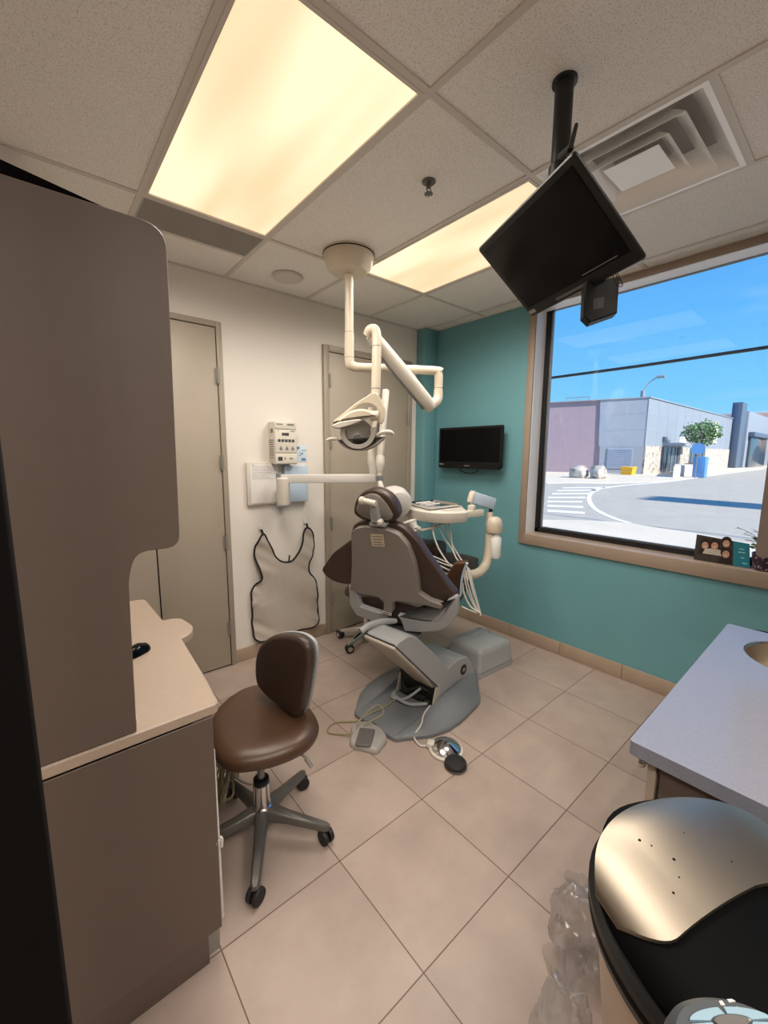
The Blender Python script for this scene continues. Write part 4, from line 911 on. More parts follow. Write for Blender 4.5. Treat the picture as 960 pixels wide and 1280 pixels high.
# ================================================================ X-RAY, WALL ITEMS
t = thing('xray_unit', (1.42, D, 1.35), 'white wall-mounted folding x-ray arm with round tube head behind the headrest', 'x-ray unit')
m = MB(); m.bb((1.46, D - 0.045, 1.19), (1.655, D, 1.47), 0.004); m.bb((1.40, D - 0.05, 1.16), (1.47, D, 1.21), 0.006); m.build('wall_plate', M_silverblue, t)
m = MB(); a = V((1.38,2.776,1.291)); m.lathe([(0.045, -0.10), (0.048, -0.09), (0.048, 0.09), (0.04, 0.1)], a, seg=24); m.bar(a, V((a.x + 0.05, D - 0.03, a.z - 0.04)), 0.05, 0.10, bev=0.008); m.build('wall_pivot', M_creamw, t)
a = V((1.379,2.794,1.381)); b = V((1.878,2.321,1.39))
m = MB(); m.bar(a, b, 0.055, 0.062, bev=0.006); m.build('horizontal_arm', M_whiteplastic, t)
m = MB(); dd_ = (b - a).normalized(); m.bar(a - dd_ * 0.035, a + dd_ * 0.004, 0.06, 0.085, bev=0.008); m.build('arm_end', M_basegrey, t)
sc1 = [(1.862,2.329,1.367),(1.869,2.338,1.447),(1.869,2.352,1.516),(1.877,2.362,1.607),(1.91,2.353,1.778),(1.951,2.323,1.947)]
m = MB(); m.tube(sc1, [0.024, 0.026, 0.03, 0.026, 0.024, 0.022], 12, 4); m.build('rising_arm', M_creamw, t)
a, b = map(V, [(1.959,2.302,2.018),(1.855,2.236,1.54)])
m = MB(); m.bar(a, b, 0.04, 0.042, up=CR, bev=0.010); m.build('scissor_arm', M_creamw, t)
m = MB(); a, b = map(V, [(1.968,2.332,2.005),(1.887,2.316,1.691)]); m.bar(a, b, 0.02, 0.02, up=CR, bev=0.004); m.build('spring_channel', M_padgrey, t)
sc2 = [(1.856,2.237,1.551),(1.849,2.232,1.496),(1.842,2.228,1.44)]
m = MB(); m.tube(sc2, [0.028, 0.034, 0.022], 12, 4); m.tube([(1.842,2.228,1.44),(1.839,2.224,1.407)], 0.019, 12); m.build('swivel', M_creamw, t)
m = MB(); m.tube([(1.839,2.225,1.413),(1.839,2.219,1.379)], 0.023, 12); m.build('swivel_band', M_basegrey, t)
m = MB(); m.tube([(1.837,2.222,1.385),(1.827,2.196,1.342),(1.823,2.165,1.3),(1.824,2.132,1.27)], [0.016, 0.02, 0.022, 0.02], 10, 4); m.build('tube_yoke', M_creamw, t)
q = V((1.861,2.07,1.245)); ax = V((0.45, 0.80, 0.15)).normalized()
m = MB(); m.lathe([(0.05, -0.09), (0.085, -0.075), (0.098, -0.04), (0.10, 0.03), (0.09, 0.09), (0.06, 0.11), (0.001, 0.115)], q, axis=ax, seg=36); m.build('tube_head', M_whiteplastic, t)
m = MB(); m.lathe([(0.05, 0.10), (0.05, 0.24), (0.045, 0.24)], q, axis=ax, seg=28); m.build('cone', M_creamw, t)
# control box
t = thing('xray_control', (1.44, D, 1.48), 'ivory x-ray control box with dark buttons on the white wall', 'control panel')
m = MB(); m.bb((1.355, D - 0.105, 1.485), (1.535, D, 1.795), 0.006); m.build('housing', M_creamw, t)
yf = D - 0.105
for z0, z1, nm in ((1.742, 1.792, 'top_cap'), (1.57, 1.735, 'face_plate'), (1.49, 1.563, 'lower_panel')):
    m = MB(); m.bb((1.358, yf - 0.006, z0), (1.532, yf + 0.002, z1), 0.003); f_ = m.build(nm, M_creamw, t)
    if nm == 'face_plate':
        m = MB(); m.bb((1.412, yf - 0.0085, 1.695), (1.468, yf - 0.005, 1.715), 0.001); m.build('display', M_darkink, f_)
        for k in range(5): MB().bb((1.378 + k * 0.028, yf - 0.0085, 1.648), (1.40 + k * 0.028, yf - 0.005, 1.668), 0.002).build('button', M_darkink, f_)
        m = MB()
        for k in range(3):
            x = 1.39 + k * 0.048; m.bb((x, yf - 0.0075, 1.588), (x + 0.022, yf - 0.005, 1.606)); m.bb((x + 0.006, yf - 0.0075, 1.606), (x + 0.016, yf - 0.005, 1.616))
        m.bb((1.375, yf - 0.007, 1.726), (1.39, yf - 0.005, 1.73)); m.bb((1.48, yf - 0.007, 1.724), (1.515, yf - 0.005, 1.73))
        m.build('icons', M_ink, f_)
    if nm == 'lower_panel':
        MB().bb((1.376, yf - 0.0085, 1.512), (1.412, yf - 0.005, 1.54), 0.002).build('switch', M_darkink, f_)
        m = MB(); m.bb((1.427, yf - 0.007, 1.518), (1.436, yf - 0.005, 1.536)); m.bb((1.468, yf - 0.007, 1.52), (1.495, yf - 0.005, 1.532)); m.build('icons', M_ink, f_)
    if nm == 'top_cap':
        m = MB(); m.bb((1.37, yf - 0.007, 1.772), (1.42, yf - 0.005, 1.78)); m.bb((1.455, yf - 0.007, 1.768), (1.512, yf - 0.005, 1.782)); m.build('lettering', M_ink, f_)
m = MB()
for k in range(9): m.bb((1.3535, D - 0.09, 1.53 + k * 0.016), (1.356, D - 0.02, 1.536 + k * 0.016))
m.bb((1.352, D - 0.08, 1.715), (1.356, D - 0.05, 1.745)); m.build('side_vents', M_ink, t)
# blue notice
t = thing('safety_notice', (1.615, D, 1.5), 'pale blue printed notice card beside the x-ray control box', 'sign')
MB().bb((1.55, D - 0.004, 1.497), (1.675, D - 0.0005, 1.625), 0.001).build('card', M_bluepale, t)
m = MB()
for a in ((1.556, 1.600, 1.612, 1.618), (1.556, 1.592, 1.598, 1.604), (1.634, 1.586, 1.668, 1.592), (1.628, 1.508, 1.664, 1.528), (1.565, 1.53, 1.575, 1.56), (1.612, 1.545, 1.622, 1.556), (1.63, 1.555, 1.64, 1.572)):
    m.bb((a[0], D - 0.0055, a[1]), (a[2], D - 0.0035, a[3]))
m.tube([(1.618, D - 0.005, 1.585), (1.618, D - 0.005, 1.57), (1.632, D - 0.005, 1.562)], 0.0015, 6)
m.build('print', M_blue, t)
# paper sheets in a sleeve
t = thing('wall_chart', (1.30, D, 1.19), 'white printed chart sheet in a clear sleeve left of the x-ray pivot', 'chart')
MB().bb((1.17, D - 0.03, 1.185), (1.415, D, 1.50), 0.004).build('holder', M_creamw, t)
sh1 = MB().bb((1.192, D - 0.034, 1.198), (1.412, D - 0.03, 1.482), 0.001).build('sheet', M_paper, t)
m = MB()
random.seed(5)
for k in range(9):
    z = 1.472 - k * 0.012; x1 = 1.21 + random.uniform(0.10, 0.17); m.bb((1.205, D - 0.0348, z), (x1, D - 0.0335, z + 0.0022))
m.bb((1.205, D - 0.0348, 1.478), (1.225, D - 0.0335, 1.481)); m.build('text_lines', M_ink, sh1)
# lead apron on two hooks
for xh, zh in ((1.262, 1.01), (1.645, 1.015)):
    t = thing('wall_hook', (xh, D, zh), 'white adhesive wall hook holding the %s shoulder of the grey apron' % ('left' if xh < 1.4 else 'right'), 'hook')
    MB().bb((xh - 0.016, D - 0.006, zh - 0.02), (xh + 0.016, D, zh + 0.03), 0.003).build('plate', M_whiteplastic, t)
    m = MB(); m.tube([(xh, D - 0.004, zh), (xh, D - 0.024, zh - 0.012), (xh, D - 0.034, zh - 0.004), (xh, D - 0.034, zh + 0.012)], 0.0045, 8, 5); m.build('prong', M_whiteplastic, t)
ao = [(1.2563,0.9563),(1.2231,0.9057),(1.1982,0.8238),(1.2222,0.7214),(1.2502,0.6288),(1.2106,0.5865),(1.1674,0.5207),(1.1696,0.3439),(1.1726,0.1832),(1.1994,0.1363),(1.2505,0.1176),(1.3851,0.1207),(1.5635,0.117),(1.6924,0.1232),(1.7323,0.1694),(1.7276,0.3265),(1.7158,0.5106),(1.6643,0.5893),(1.6509,0.6595),(1.6826,0.7354),(1.7147,0.8252),(1.705,0.907),(1.6726,0.9575),(1.6324,0.9686),(1.613,0.9184),(1.5966,0.8416),(1.5514,0.7626),(1.5147,0.7192),(1.4725,0.71),(1.4181,0.7256),(1.3725,0.7715),(1.3479,0.8259),(1.3053,0.9069),(1.2817,0.9592)]
t = thing('lead_apron', (1.46, D - 0.03, 0.12), 'light grey x-ray apron with black piping hanging from two wall hooks', 'apron')
ao3 = catmull([(p[0], p[1], 0) for p in ao], 3, True)
def sag(p): return 0.010 * math.sin(p[0] * 17 + p[1] * 3) + 0.007 * math.sin(p[1] * 22 + p[0] * 12) * (0.4 + abs(p[0] - 1.49) * 4) + 0.004 * math.sin(p[1] * 61 + p[0] * 40) * abs(p[0] - 1.49) * 5 - 0.006
m = MB(); bm = m.bm
vs = [bm.verts.new((p.x, 0, p.y)) for p in ao3]
es = [bm.edges.new((a, b)) for a, b in zip(vs, vs[1:] + vs[:1])]
bmesh.ops.triangle_fill(bm, use_beauty=True, edges=es)
for _ in range(3): bmesh.ops.subdivide_edges(bm, edges=[e for e in bm.edges if e.calc_length() > 0.03], cuts=1, use_grid_fill=False)
bmesh.ops.triangulate(bm, faces=bm.faces[:])
for _ in range(2): bmesh.ops.smooth_vert(bm, verts=[v for v in bm.verts if not v.is_boundary], factor=0.5, use_axis_x=True, use_axis_y=False, use_axis_z=True)
fs = bm.faces[:]
r = bmesh.ops.extrude_face_region(bm, geom=fs)
back_v = [e for e in r['geom'] if isinstance(e, bmesh.types.BMVert)]
bmesh.ops.translate(bm, verts=back_v, vec=(0, 0.008, 0))
for v in bm.verts: v.co.y += D - 0.03 + sag((v.co.x, v.co.z))
m.build('fabric', M_apron, t, angle=60)
MB().tube([(p.x, D - 0.027 + sag((p.x, p.y)), p.y) for p in ao3], 0.0075, 8, closed=True).build('piping', M_blacktrim, t)
for xh, pa in ((1.262, (1.275, 0.95)), (1.645, (1.655, 0.955))):
    MB().bar((xh, D - 0.033, (1.0 if xh < 1.4 else 1.006)), (pa[0], D - 0.036, pa[1]), 0.016, 0.003, up=(0, 1, 0)).build('hanging_loop', M_blacktrim, t)
nk = [(1.4796,0.7153),(1.488,0.766)]
MB().bar((nk[0][0], D - 0.033, nk[0][1]), (nk[1][0], D - 0.03, nk[1][1]), 0.012, 0.003, up=(0, 1, 0)).build('neck_tab', M_blacktrim, t)

# ================================================================ TELEVISIONS
t = thing('wall_television', (W - 0.05, 2.42, 1.45), 'small black flat television mounted on the teal wall', 'television')
xf = 2.965
tv = [(-2.7191,1.8182),(-2.0086,1.797),(-1.9984,1.4612),(-2.6862,1.4375)]
cy_ = sum(p[0] for p in tv) / 4; cz = sum(p[1] for p in tv) / 4; hw = (tv[1][0] - tv[0][0] + tv[2][0] - tv[3][0]) / 4; hh = (tv[0][1] + tv[1][1] - tv[2][1] - tv[3][1]) / 4
q4 = [(cy_ - hw, cz + hh), (cy_ + hw, cz + hh), (cy_ + hw, cz - hh), (cy_ - hw, cz - hh)]
m = MB(); m.slab(round_poly(q4, 0.012, 3), XP(xf), [(0.004, 0), (0, 0.005), (0, 0.022), (0.02, 0.04), (0.05, 0.045)]); body = m.build('body', M_blackplastic, t)
q5 = [(cy_ - hw + 0.022, cz + hh - 0.02), (cy_ + hw - 0.022, cz + hh - 0.02), (cy_ + hw - 0.022, cz - hh + 0.05), (cy_ - hw + 0.022, cz - hh + 0.05)]
MB().prism(q5, XP(xf - 0.0015), 0, 0.003).build('screen', M_blackgloss, t)
m = MB(); m.slab(round_poly([(cy_ - hw, cz - hh + 0.034), (cy_ + hw, cz - hh + 0.034), (cy_ + hw - 0.02, cz - hh - 0.012), (cy_ - hw + 0.02, cz - hh - 0.012)], 0.01, 3), XP(xf - 0.012), [(0.004, 0), (0, 0.006), (0, 0.03)]); m.build('lower_bezel', M_blackplastic, t)
m = MB(); m.prism([(cy_ - hw + 0.02, cz - hh + 0.018), (cy_ - hw + 0.075, cz - hh + 0.018), (cy_ - hw + 0.075, cz - hh + 0.03), (cy_ - hw + 0.02, cz - hh + 0.03)], XP(xf - 0.0135), 0, 0.002); m.prism([(cy_ - 0.03, cz - hh + 0.012), (cy_ + 0.03, cz - hh + 0.012), (cy_ + 0.03, cz - hh + 0.018), (cy_ - 0.03, cz - hh + 0.018)], XP(xf - 0.0135), 0, 0.002); m.build('badge', M_alu, t)
m = MB(); m.box((W - 0.025, -cy_, cz), (0.05, 0.2, 0.2), None, 0.004); m.build('wall_bracket', M_blackmetal, t)
m = MB(); m.tube([(W - 0.04, -cy_ + 0.12, cz - hh + 0.03), (W - 0.05, -cy_ + 0.11, cz - hh - 0.03), (W - 0.05, -cy_ + 0.02, cz - hh - 0.055), (W - 0.05, -cy_ - 0.07, cz - hh - 0.04), (W - 0.04, -cy_ - 0.09, cz - hh + 0.03)], 0.004, 8, 5); m.build('cable', M_blackplastic, t)
# ceiling television
sc_t = 1.1
TC = V((0, 0, 1.569)) + (V((1.1102, 0.6350, 2.1054)) - V((0, 0, 1.569))) * sc_t
TX = V((-0.4663, -0.8841, -0.0312)).normalized(); TN = V((-0.5819, 0.3331, -0.7419)); TN = (TN - TX * TN.dot(TX)).normalized(); TY = TN.cross(TX)
t = thing('hanging_television', (1.377, 0.762, H), 'black flat television tilted down on a black pole from the ceiling', 'television')
tw2, th2 = 0.23 * sc_t, 0.138 * sc_t
FR = lambda n: (TC + TN * n, TX, TY, TN)
m = MB(); m.slab(round_poly([(-tw2, -th2), (tw2, -th2), (tw2, th2), (-tw2, th2)], 0.012, 4), FR(0), [(0.010, -0.016), (0.004, -0.013), (0, -0.009), (0, -0.004), (0.004, 0.0)]); m.build('body', M_blackplastic, t)
m = MB(); m.slab(round_poly([(-tw2 * 0.62, -th2 * 0.5), (tw2 * 0.5, -th2 * 0.5), (tw2 * 0.5, th2 * 0.55), (-tw2 * 0.62, th2 * 0.55)], 0.02, 4), FR(0), [(0.012, -0.036), (0.004, -0.033), (0, -0.015)]); m.build('back_cover', M_blackplastic, t)
m = MB(); m.prism([(-tw2 + 0.022, -th2 + 0.036), (tw2 - 0.022, -th2 + 0.036), (tw2 - 0.022, th2 - 0.02), (-tw2 + 0.022, th2 - 0.02)], FR(0), -0.001, 0.0012); m.build('screen', M_blackgloss, t)
m = MB(); m.prism([(-tw2 + 0.008, -th2 + 0.012), (-tw2 + 0.045, -th2 + 0.012), (-tw2 + 0.045, -th2 + 0.025), (-tw2 + 0.008, -th2 + 0.025)], FR(0), 0, 0.0015); m.build('badge', M_alu, t)
m = MB(); m.prism([(-0.09, -th2 + 0.012), (0.06, -th2 + 0.012), (0.06, -th2 + 0.02), (-0.09, -th2 + 0.02)], FR(0), 0, 0.0012); m.prism([(0.06, -th2 + 0.042), (0.195, -th2 + 0.042), (0.195, -th2 + 0.045), (0.06, -th2 + 0.045)], FR(0), 0, 0.002); m.build('control_strip', M_padgrey, t)
PB = V((1.377, 0.762, 2.40))
m = MB(); m.tube([(1.377, 0.762, H + 0.004), (1.377, 0.762, 2.36)], 0.028, 20); m.build('pole', M_blackmetal, t)
m = MB(); m.lathe([(0.038, H + 0.004), (0.038, H - 0.004), (0.03, H - 0.008)], (1.377, 0.762, 0), seg=24); m.build('ceiling_plate', M_blackmetal, t)
m = MB(); m.lathe([(0.030, 2.49), (0.034, 2.485), (0.034, 2.44), (0.030, 2.435)], (1.377, 0.762, 0), seg=24); m.lathe([(0.030, 2.415), (0.036, 2.41), (0.036, 2.38), (0.030, 2.375)], (1.377, 0.762, 0), seg=24); m.tube([(1.377, 0.735, 2.462), (1.377, 0.715, 2.462)], 0.009, 10); m.build('collar', M_blackmetal, t)
bk = TC - TN * 0.036
m = MB(); m.tube([PB + V((0, 0, -0.02)), PB.lerp(bk, 0.4) + V((0, 0, -0.0)), bk], [0.022, 0.02, 0.024], 12, 4); m.box(bk - TN * 0.004, (0.07, 0.07, 0.012), Matrix((TX, TY, TN)).transposed(), 0.002); m.build('tilt_bracket', M_blackmetal, t)
e = TC + TX * (tw2 * 0.50) + TY * (th2 * 1.0) - TN * 0.03
m = MB(); a, b = map(V, [(1.25,0.664,2.43),(1.292,0.671,2.519)])
m.tube([a, b], [0.008, 0.0055], 8); a2_, b2_ = [(1.31,0.726,2.469),(1.275,0.674,2.454)]; m.tube([a2_, b2_], 0.010, 8); m.build('lever', M_blackmetal, t)
M_blackmetal2 = mat('speaker_black', rgb(9, 9, 9), 0.5, spec=0.2)
spk = [(1.303,0.573,2.04),(1.299,0.561,1.957)]
t = thing('small_speaker', spk[0], 'small black speaker hanging under the right corner of the ceiling television', 'speaker')
so2 = [(-0.042, 0.055), (0.048, 0.065), (0.05, -0.034), (-0.020, -0.056), (-0.040, -0.036)]
rgt = V((math.cos(math.radians(40.2)), -math.sin(math.radians(40.2)), 0)); nrm = V((-math.sin(math.radians(40.2)), -math.cos(math.radians(40.2)), 0))
rgt = (rgt * 0.97 + nrm * 0.24).normalized(); nrm = V((-rgt.y, rgt.x, 0)) * -1
spc = V((1.299,0.571,2.01))
m = MB(); m.prism(so2, (spc, rgt, V((0, 0, 1)), -nrm), 0, 0.05, 0.003); m.build('box', M_blackmetal2, t)
m = MB(); m.prism([(-0.016, -0.022), (0.012, -0.018), (0.012, 0.012), (-0.016, 0.008)], (spc + nrm * 0.0015, rgt, V((0, 0, 1)), -nrm), 0, 0.003); m.build('driver_cone', M_blackrubber, t)
m = MB(); m.bar(spc + V((0, 0, 0.05)) - nrm * 0.025, TC + TX * (tw2 * 0.42) - TY * (th2 * 0.9) - TN * 0.02, 0.02, 0.01); m.build('hanger', M_blackmetal, t)
m = MB(); m.tube([(1.291,0.539,2.089),(1.281,0.528,2.054),(1.288,0.519,2.036),(1.309,0.515,2.04),(1.316,0.528,2.069),(1.321,0.541,2.091)], 0.0012, 6, 5); m.tube([(1.296,0.535,2.089),(1.288,0.524,2.062),(1.297,0.513,2.047)], 0.0012, 6, 5)
w = m.build('speaker_wire', M_blackplastic, org=(1.299,0.531,2.078)); tag(w, 'thin black looped wire under the right corner of the hanging television', 'wire')
# ================================================================ WASTE BIN, BAGS, APPLIANCE
BC = V((0.80, 0.037)); BZ = 0.80; BRR = 0.232
ax_ = V((0.50, 0.866)); sx_ = V((0.866, -0.50))
M_lidblack = mat('lid_black', rgb(7, 8, 9), 0.55, spec=0.06)
t = thing('waste_bin', (BC.x, BC.y, 0), 'tall round waste bin with black rim and brushed steel roll-top lid', 'waste bin')
M_binbody = mat('bin_body_champagne', rgb(190, 172, 152), 0.38, metal=0.25)
MB().lathe([(0.125, 0.0), (0.135, 0.006), (0.18, 0.4), (0.222, BZ - 0.02)], (BC.x, BC.y, 0), seg=64).build('body', M_binbody, t)
MB().lathe([(0.14, 0.0), (0.142, 0.004), (0.142, 0.03), (0.138, 0.032)], (BC.x, BC.y, 0), seg=48, cap=False).build('foot_ring', M_blackplastic, t)
MB().lathe([(0.224, BZ - 0.035), (0.232, BZ - 0.03), (0.235, BZ - 0.015), (0.230, BZ - 0.008), (0.236, BZ), (0.236, BZ + 0.014), (0.226, BZ + 0.022), (0.214, BZ + 0.018)], (BC.x, BC.y, 0), seg=64, cap=False).build('rim_ring', M_blackplastic, t)
def lidz(s, tt, R=0.222, hgt=0.088):
    e = max(0.0, 1 - (s / R) ** 2)
    edge = max(0.0, 1 - (abs(tt) / 0.225) ** 6)
    return BZ + 0.012 + hgt * math.sqrt(e) * (0.55 + 0.45 * edge)
def lidp(s, tt, up=0.0):
    p = BC + sx_ * s + ax_ * tt
    return V((p.x, p.y, lidz(s, tt) + up))
m = MB(); rs = []
for k in range(0, 17):
    q = k / 16; R_ = 0.222 * math.sin(PI / 2 * q) if k else 0.001
    ring = []
    for j in range(56):
        a = j * 2 * PI / 56; s, tt = R_ * math.cos(a), R_ * math.sin(a)
        ring.append(lidp(s, tt, -0.004))
    rs.append(ring)
rs.append([V((p.x, p.y, BZ + 0.005)) for p in rs[-1]])
m.rings(rs, True, True, False); m.build('lid_dome', M_lidblack, t, angle=50)
M_lid = mat('lid_steel', rgb(158, 148, 134), 0.40, metal=1.0)
m = MB(); top = []; N1, N2 = 60, 30
def lid_st(i, j):
    u = -1 + 2 * i / N1; v = j / N2
    tmax = 0.195 * math.sqrt(max(0.05, 1 - (0.82 * u) ** 2)); tmin = 0.012 - 0.03 * max(0, -u)
    # rounded corners of the flap
    cu_ = max(0, abs(u) - 0.75) / 0.25
    tmin += 0.06 * cu_ ** 2; tmax -= 0.02 * cu_ ** 2
    return u * 0.214, tmin + (tmax - tmin) * v
G = [[m.bm.verts.new(lidp(*lid_st(i, j), up=0.004)) for j in range(N2 + 1)] for i in range(N1 + 1)]
G2 = [[m.bm.verts.new(lidp(*lid_st(i, j), up=-0.002)) for j in range(N2 + 1)] for i in range(N1 + 1)]
for i in range(N1):
    for j in range(N2):
        m._f([G[i][j], G[i + 1][j], G[i + 1][j + 1], G[i][j + 1]]); m._f([G2[i][j], G2[i][j + 1], G2[i + 1][j + 1], G2[i + 1][j]])
    m._f([G[i][0], G2[i][0], G2[i + 1][0], G[i + 1][0]]); m._f([G[i][N2], G[i + 1][N2], G2[i + 1][N2], G2[i][N2]])
for j in range(N2):
    m._f([G[0][j], G[0][j + 1], G2[0][j + 1], G2[0][j]]); m._f([G[N1][j], G2[N1][j], G2[N1][j + 1], G[N1][j + 1]])
fl = m.build('steel_flap', M_lid, t, angle=50)
m = MB(); random.seed(11)
for s, tt, r_ in ((-0.11, 0.12, 0.0026), (-0.10, 0.105, 0.0015), (-0.085, 0.075, 0.0026), (-0.10, 0.05, 0.0014), (-0.03, 0.11, 0.001), (-0.125, 0.035, 0.002), (0.0, 0.05, 0.0012), (0.07, 0.02, 0.0012), (0.04, -0.01, 0.001)):
    m.lathe([(r_, 0.0), (r_ * 0.8, 0.0008), (0.0001, 0.001)], lidp(s, tt, 0.004), seg=8)
m.build('dirt_specks', M_gap, fl)
def bag(name, c, sz, seed, label):
    t_ = thing(name, (c[0], c[1], 0), label, 'plastic bag')
    bm = bmesh.new(); bmesh.ops.create_icosphere(bm, subdivisions=5, radius=1.0)
    for v in bm.verts:
        p = v.co.copy(); n1 = noise.noise(p * 1.7 + V((seed, 0, 0))); n2 = abs(noise.noise(p * 4.3 + V((0, seed, 0)))); n3 = abs(noise.noise(V((p.x * 14, p.y * 14, p.z * 3.5)) + V((0, 0, seed))))
        k = 0.88 + 0.30 * n1 - 0.12 * n2 - 0.10 * n3
        v.co = V((p.x * sz[0] * k, p.y * sz[1] * k, max(p.z * sz[2] * k, -sz[2] * 0.8)))
        v.co += V((c[0], c[1], c[2]))
    m_ = MB(); m_.bm.free(); m_.bm = bm; m_.build('film', M_film, t_, angle=180)
    m_ = MB(); tp_ = V((c[0], c[1], c[2] + sz[2] * 0.7)); random.seed(seed)
    rr = []
    for k, (r_, z_) in enumerate(((0.012, 0.0), (0.02, 0.02), (0.034, 0.045), (0.045, 0.055))):
        rr.append([tp_ + V((r_ * math.cos(a) * (1 + 0.25 * math.sin(5 * a + seed)), r_ * math.sin(a) * (1 + 0.25 * math.cos(4 * a)), z_ + 0.006 * math.sin(6 * a))) for a in [i * PI / 12 for i in range(24)]])
    m_.rings(rr, True, False, False); m_.build('gathered_neck', M_film, t_, angle=180)
bag('plastic_bag', (1.17, 0.435, 0.112), (0.105, 0.10, 0.14), 4, 'crumpled clear plastic bag on the floor behind the waste bin, the farther one')
bag('plastic_bag', (0.765, 0.30, 0.26), (0.085, 0.07, 0.26), 9, 'crumpled clear plastic bag squeezed against the waste bin, nearest the camera')
# grey appliance with oval keypad
AZ = 1.02
t = thing('control_console', (0.46, -0.01, 0), 'grey rounded console with pale blue oval keypad at the bottom right corner', 'console')
oa = round_poly([(0.415,0.074),(0.451,0.076),(0.48,0.061),(0.502,0.041),(0.517,0.018),(0.519,-0.005),(0.487,-0.016),(0.436,-0.001),(0.383,0.049)], 0.03, 5)
m = MB(); m.slab(oa, XY(0), [(0.03, AZ - 0.07), (0.006, AZ - 0.06), (0, AZ - 0.02), (0.003, AZ - 0.008), (0.010, AZ)]); hs = m.build('housing', M_appl, t)
oc = V((0, 0))
for p in oa: oc += p
oc /= len(oa)
m = MB(); m.lathe([(0.05, 0.93), (0.022, 0.90), (0.02, 0.04), (0.10, 0.03), (0.11, 0.004), (0.108, 0.0)], (oc.x, oc.y, 0), seg=32); m.mi = 0; m.lathe([(0.03, AZ - 0.11), (0.035, AZ - 0.065)], (oc.x, oc.y, 0), seg=24); m.build('pedestal', M_alu, t)
kc = V((0.474,0.03,1.021)); kx = V((0.442,0.056,1.021)); ky = V((0.482,0.037,1.021))
KU = (kx - kc); KU = V((KU.x, KU.y, 0)); KV = V((ky.x - kc.x, ky.y - kc.y, 0))
for q, (a0, a1) in enumerate(((100, 172), (8, 92), (188, 262), (278, 352))):
    rin, rout = 0.5, 1.0; pts = []
    for k in range(9): a = math.radians(a0 + (a1 - a0) * k / 8); pts.append(kc + KU * -rout * math.cos(a) * -1 * -1 + KV * rout * math.sin(a))
    for k in range(9): a = math.radians(a1 + (a0 - a1) * k / 8); pts.append(kc + KU * -rin * math.cos(a) * -1 * -1 + KV * rin * math.sin(a))
    m = MB(); m.rings([[V((p.x, p.y, AZ - 0.001)) for p in pts], [V((p.x, p.y, AZ + 0.0025)) for p in pts]]); m.build('key', M_btn, hs)
m = MB(); pts = [kc + KU * 0.42 * math.cos(a) + KV * 0.42 * math.sin(a) for a in [i * PI / 14 for i in range(28)]]
m.rings([[V((p.x, p.y, AZ - 0.001)) for p in pts], [V((p.x, p.y, AZ + 0.003)) for p in pts]]); m.build('centre_key', M_padgrey, hs)
for q in ([(0.492,0.037),(0.496,0.034),(0.497,0.031),(0.491,0.035)], [(0.484,0.042),(0.487,0.04),(0.485,0.037),(0.482,0.04)], [(0.489,0.031),(0.493,0.029),(0.492,0.027),(0.488,0.029)], [(0.491,0.021),(0.495,0.018),(0.493,0.016),(0.489,0.019)]):
    m = MB(); m.prism(q, XY(0), AZ - 0.001, AZ + 0.0012); m.build('white_mark', M_whiteplastic, hs)

# ================================================================ WINDOW SILL: PHOTO CARD AND PLANT
M_photobg = mat('photo_backdrop', rgb(62, 56, 54), 0.35)
M_skin = mat('photo_skin', rgb(196, 150, 126), 0.4, var=0.08, vscale=60)
M_hair = mat('photo_dark_hair', rgb(40, 30, 27), 0.4)
M_shirt = mat('photo_patterned_shirt', rgb(190, 182, 168), 0.4, var=0.25, vscale=120)
M_tealcard = mat('card_teal', rgb(30, 122, 142), 0.4)
M_cardtext = mat('card_text', rgb(150, 200, 210), 0.5)
XC = 3.10
t = thing('photo_card', (XC, 0.535, 0.924), 'photo card of four smiling people with a teal text panel on the window sill', 'photo card')
co = [(-0.6654,1.0835),(-0.4151,1.0662),(-0.4002,0.9158),(-0.6627,0.9213)]
co = [(co[0][0], co[0][1]), (co[1][0], co[1][1]), (co[2][0], 0.925), (co[0][0] - 0.002, 0.925)]
MB().prism(co, XP(XC), 0, 0.004).build('print', M_photobg, t)
def px2(x, y): return (x, y)
m = MB()
tl = [(-0.4869,1.0705),(-0.4151,1.0662),(-0.4004,0.9181),(-0.476,0.9207)]
tl = [(tl[0][0], tl[0][1]), (tl[1][0], tl[1][1] - 0.001), (tl[2][0], 0.927), (tl[3][0], 0.927)]
MB().prism(tl, XP(XC - 0.0006), 0, 0.001).build('text_panel', M_tealcard, t)
tq = [(-0.4575,1.0304),(-0.4346,1.0157),(-0.4592,1.011),(-0.4293,0.9977),(-0.4454,0.9802),(-0.4305,0.9737),(-0.4352,0.9489),(-0.4134,0.944)]
m = MB()
for a, b in zip(tq[::2], tq[1::2]): m.bar((XC - 0.0012, -a[0], a[1]), (XC - 0.0012, -b[0], a[1]), 0.001, 0.006)
m.build('lettering', M_cardtext, t)
def ell(c, rx, ry, n=20, a0=0, a1=360): return [(c[0] + rx * math.cos(math.radians(a0 + (a1 - a0) * k / n)), c[1] + ry * math.sin(math.radians(a0 + (a1 - a0) * k / n))) for k in range(n)]
fcs = [(-0.6177,1.0262),(-0.5712,1.0319),(-0.5183,1.0533),(-0.5142,0.9909)]
bodies = [(0.034, M_hair), (0.055, M_shirt), (0.03, M_hair), (0.034, M_hair)]
order = [2, 0, 1, 3]
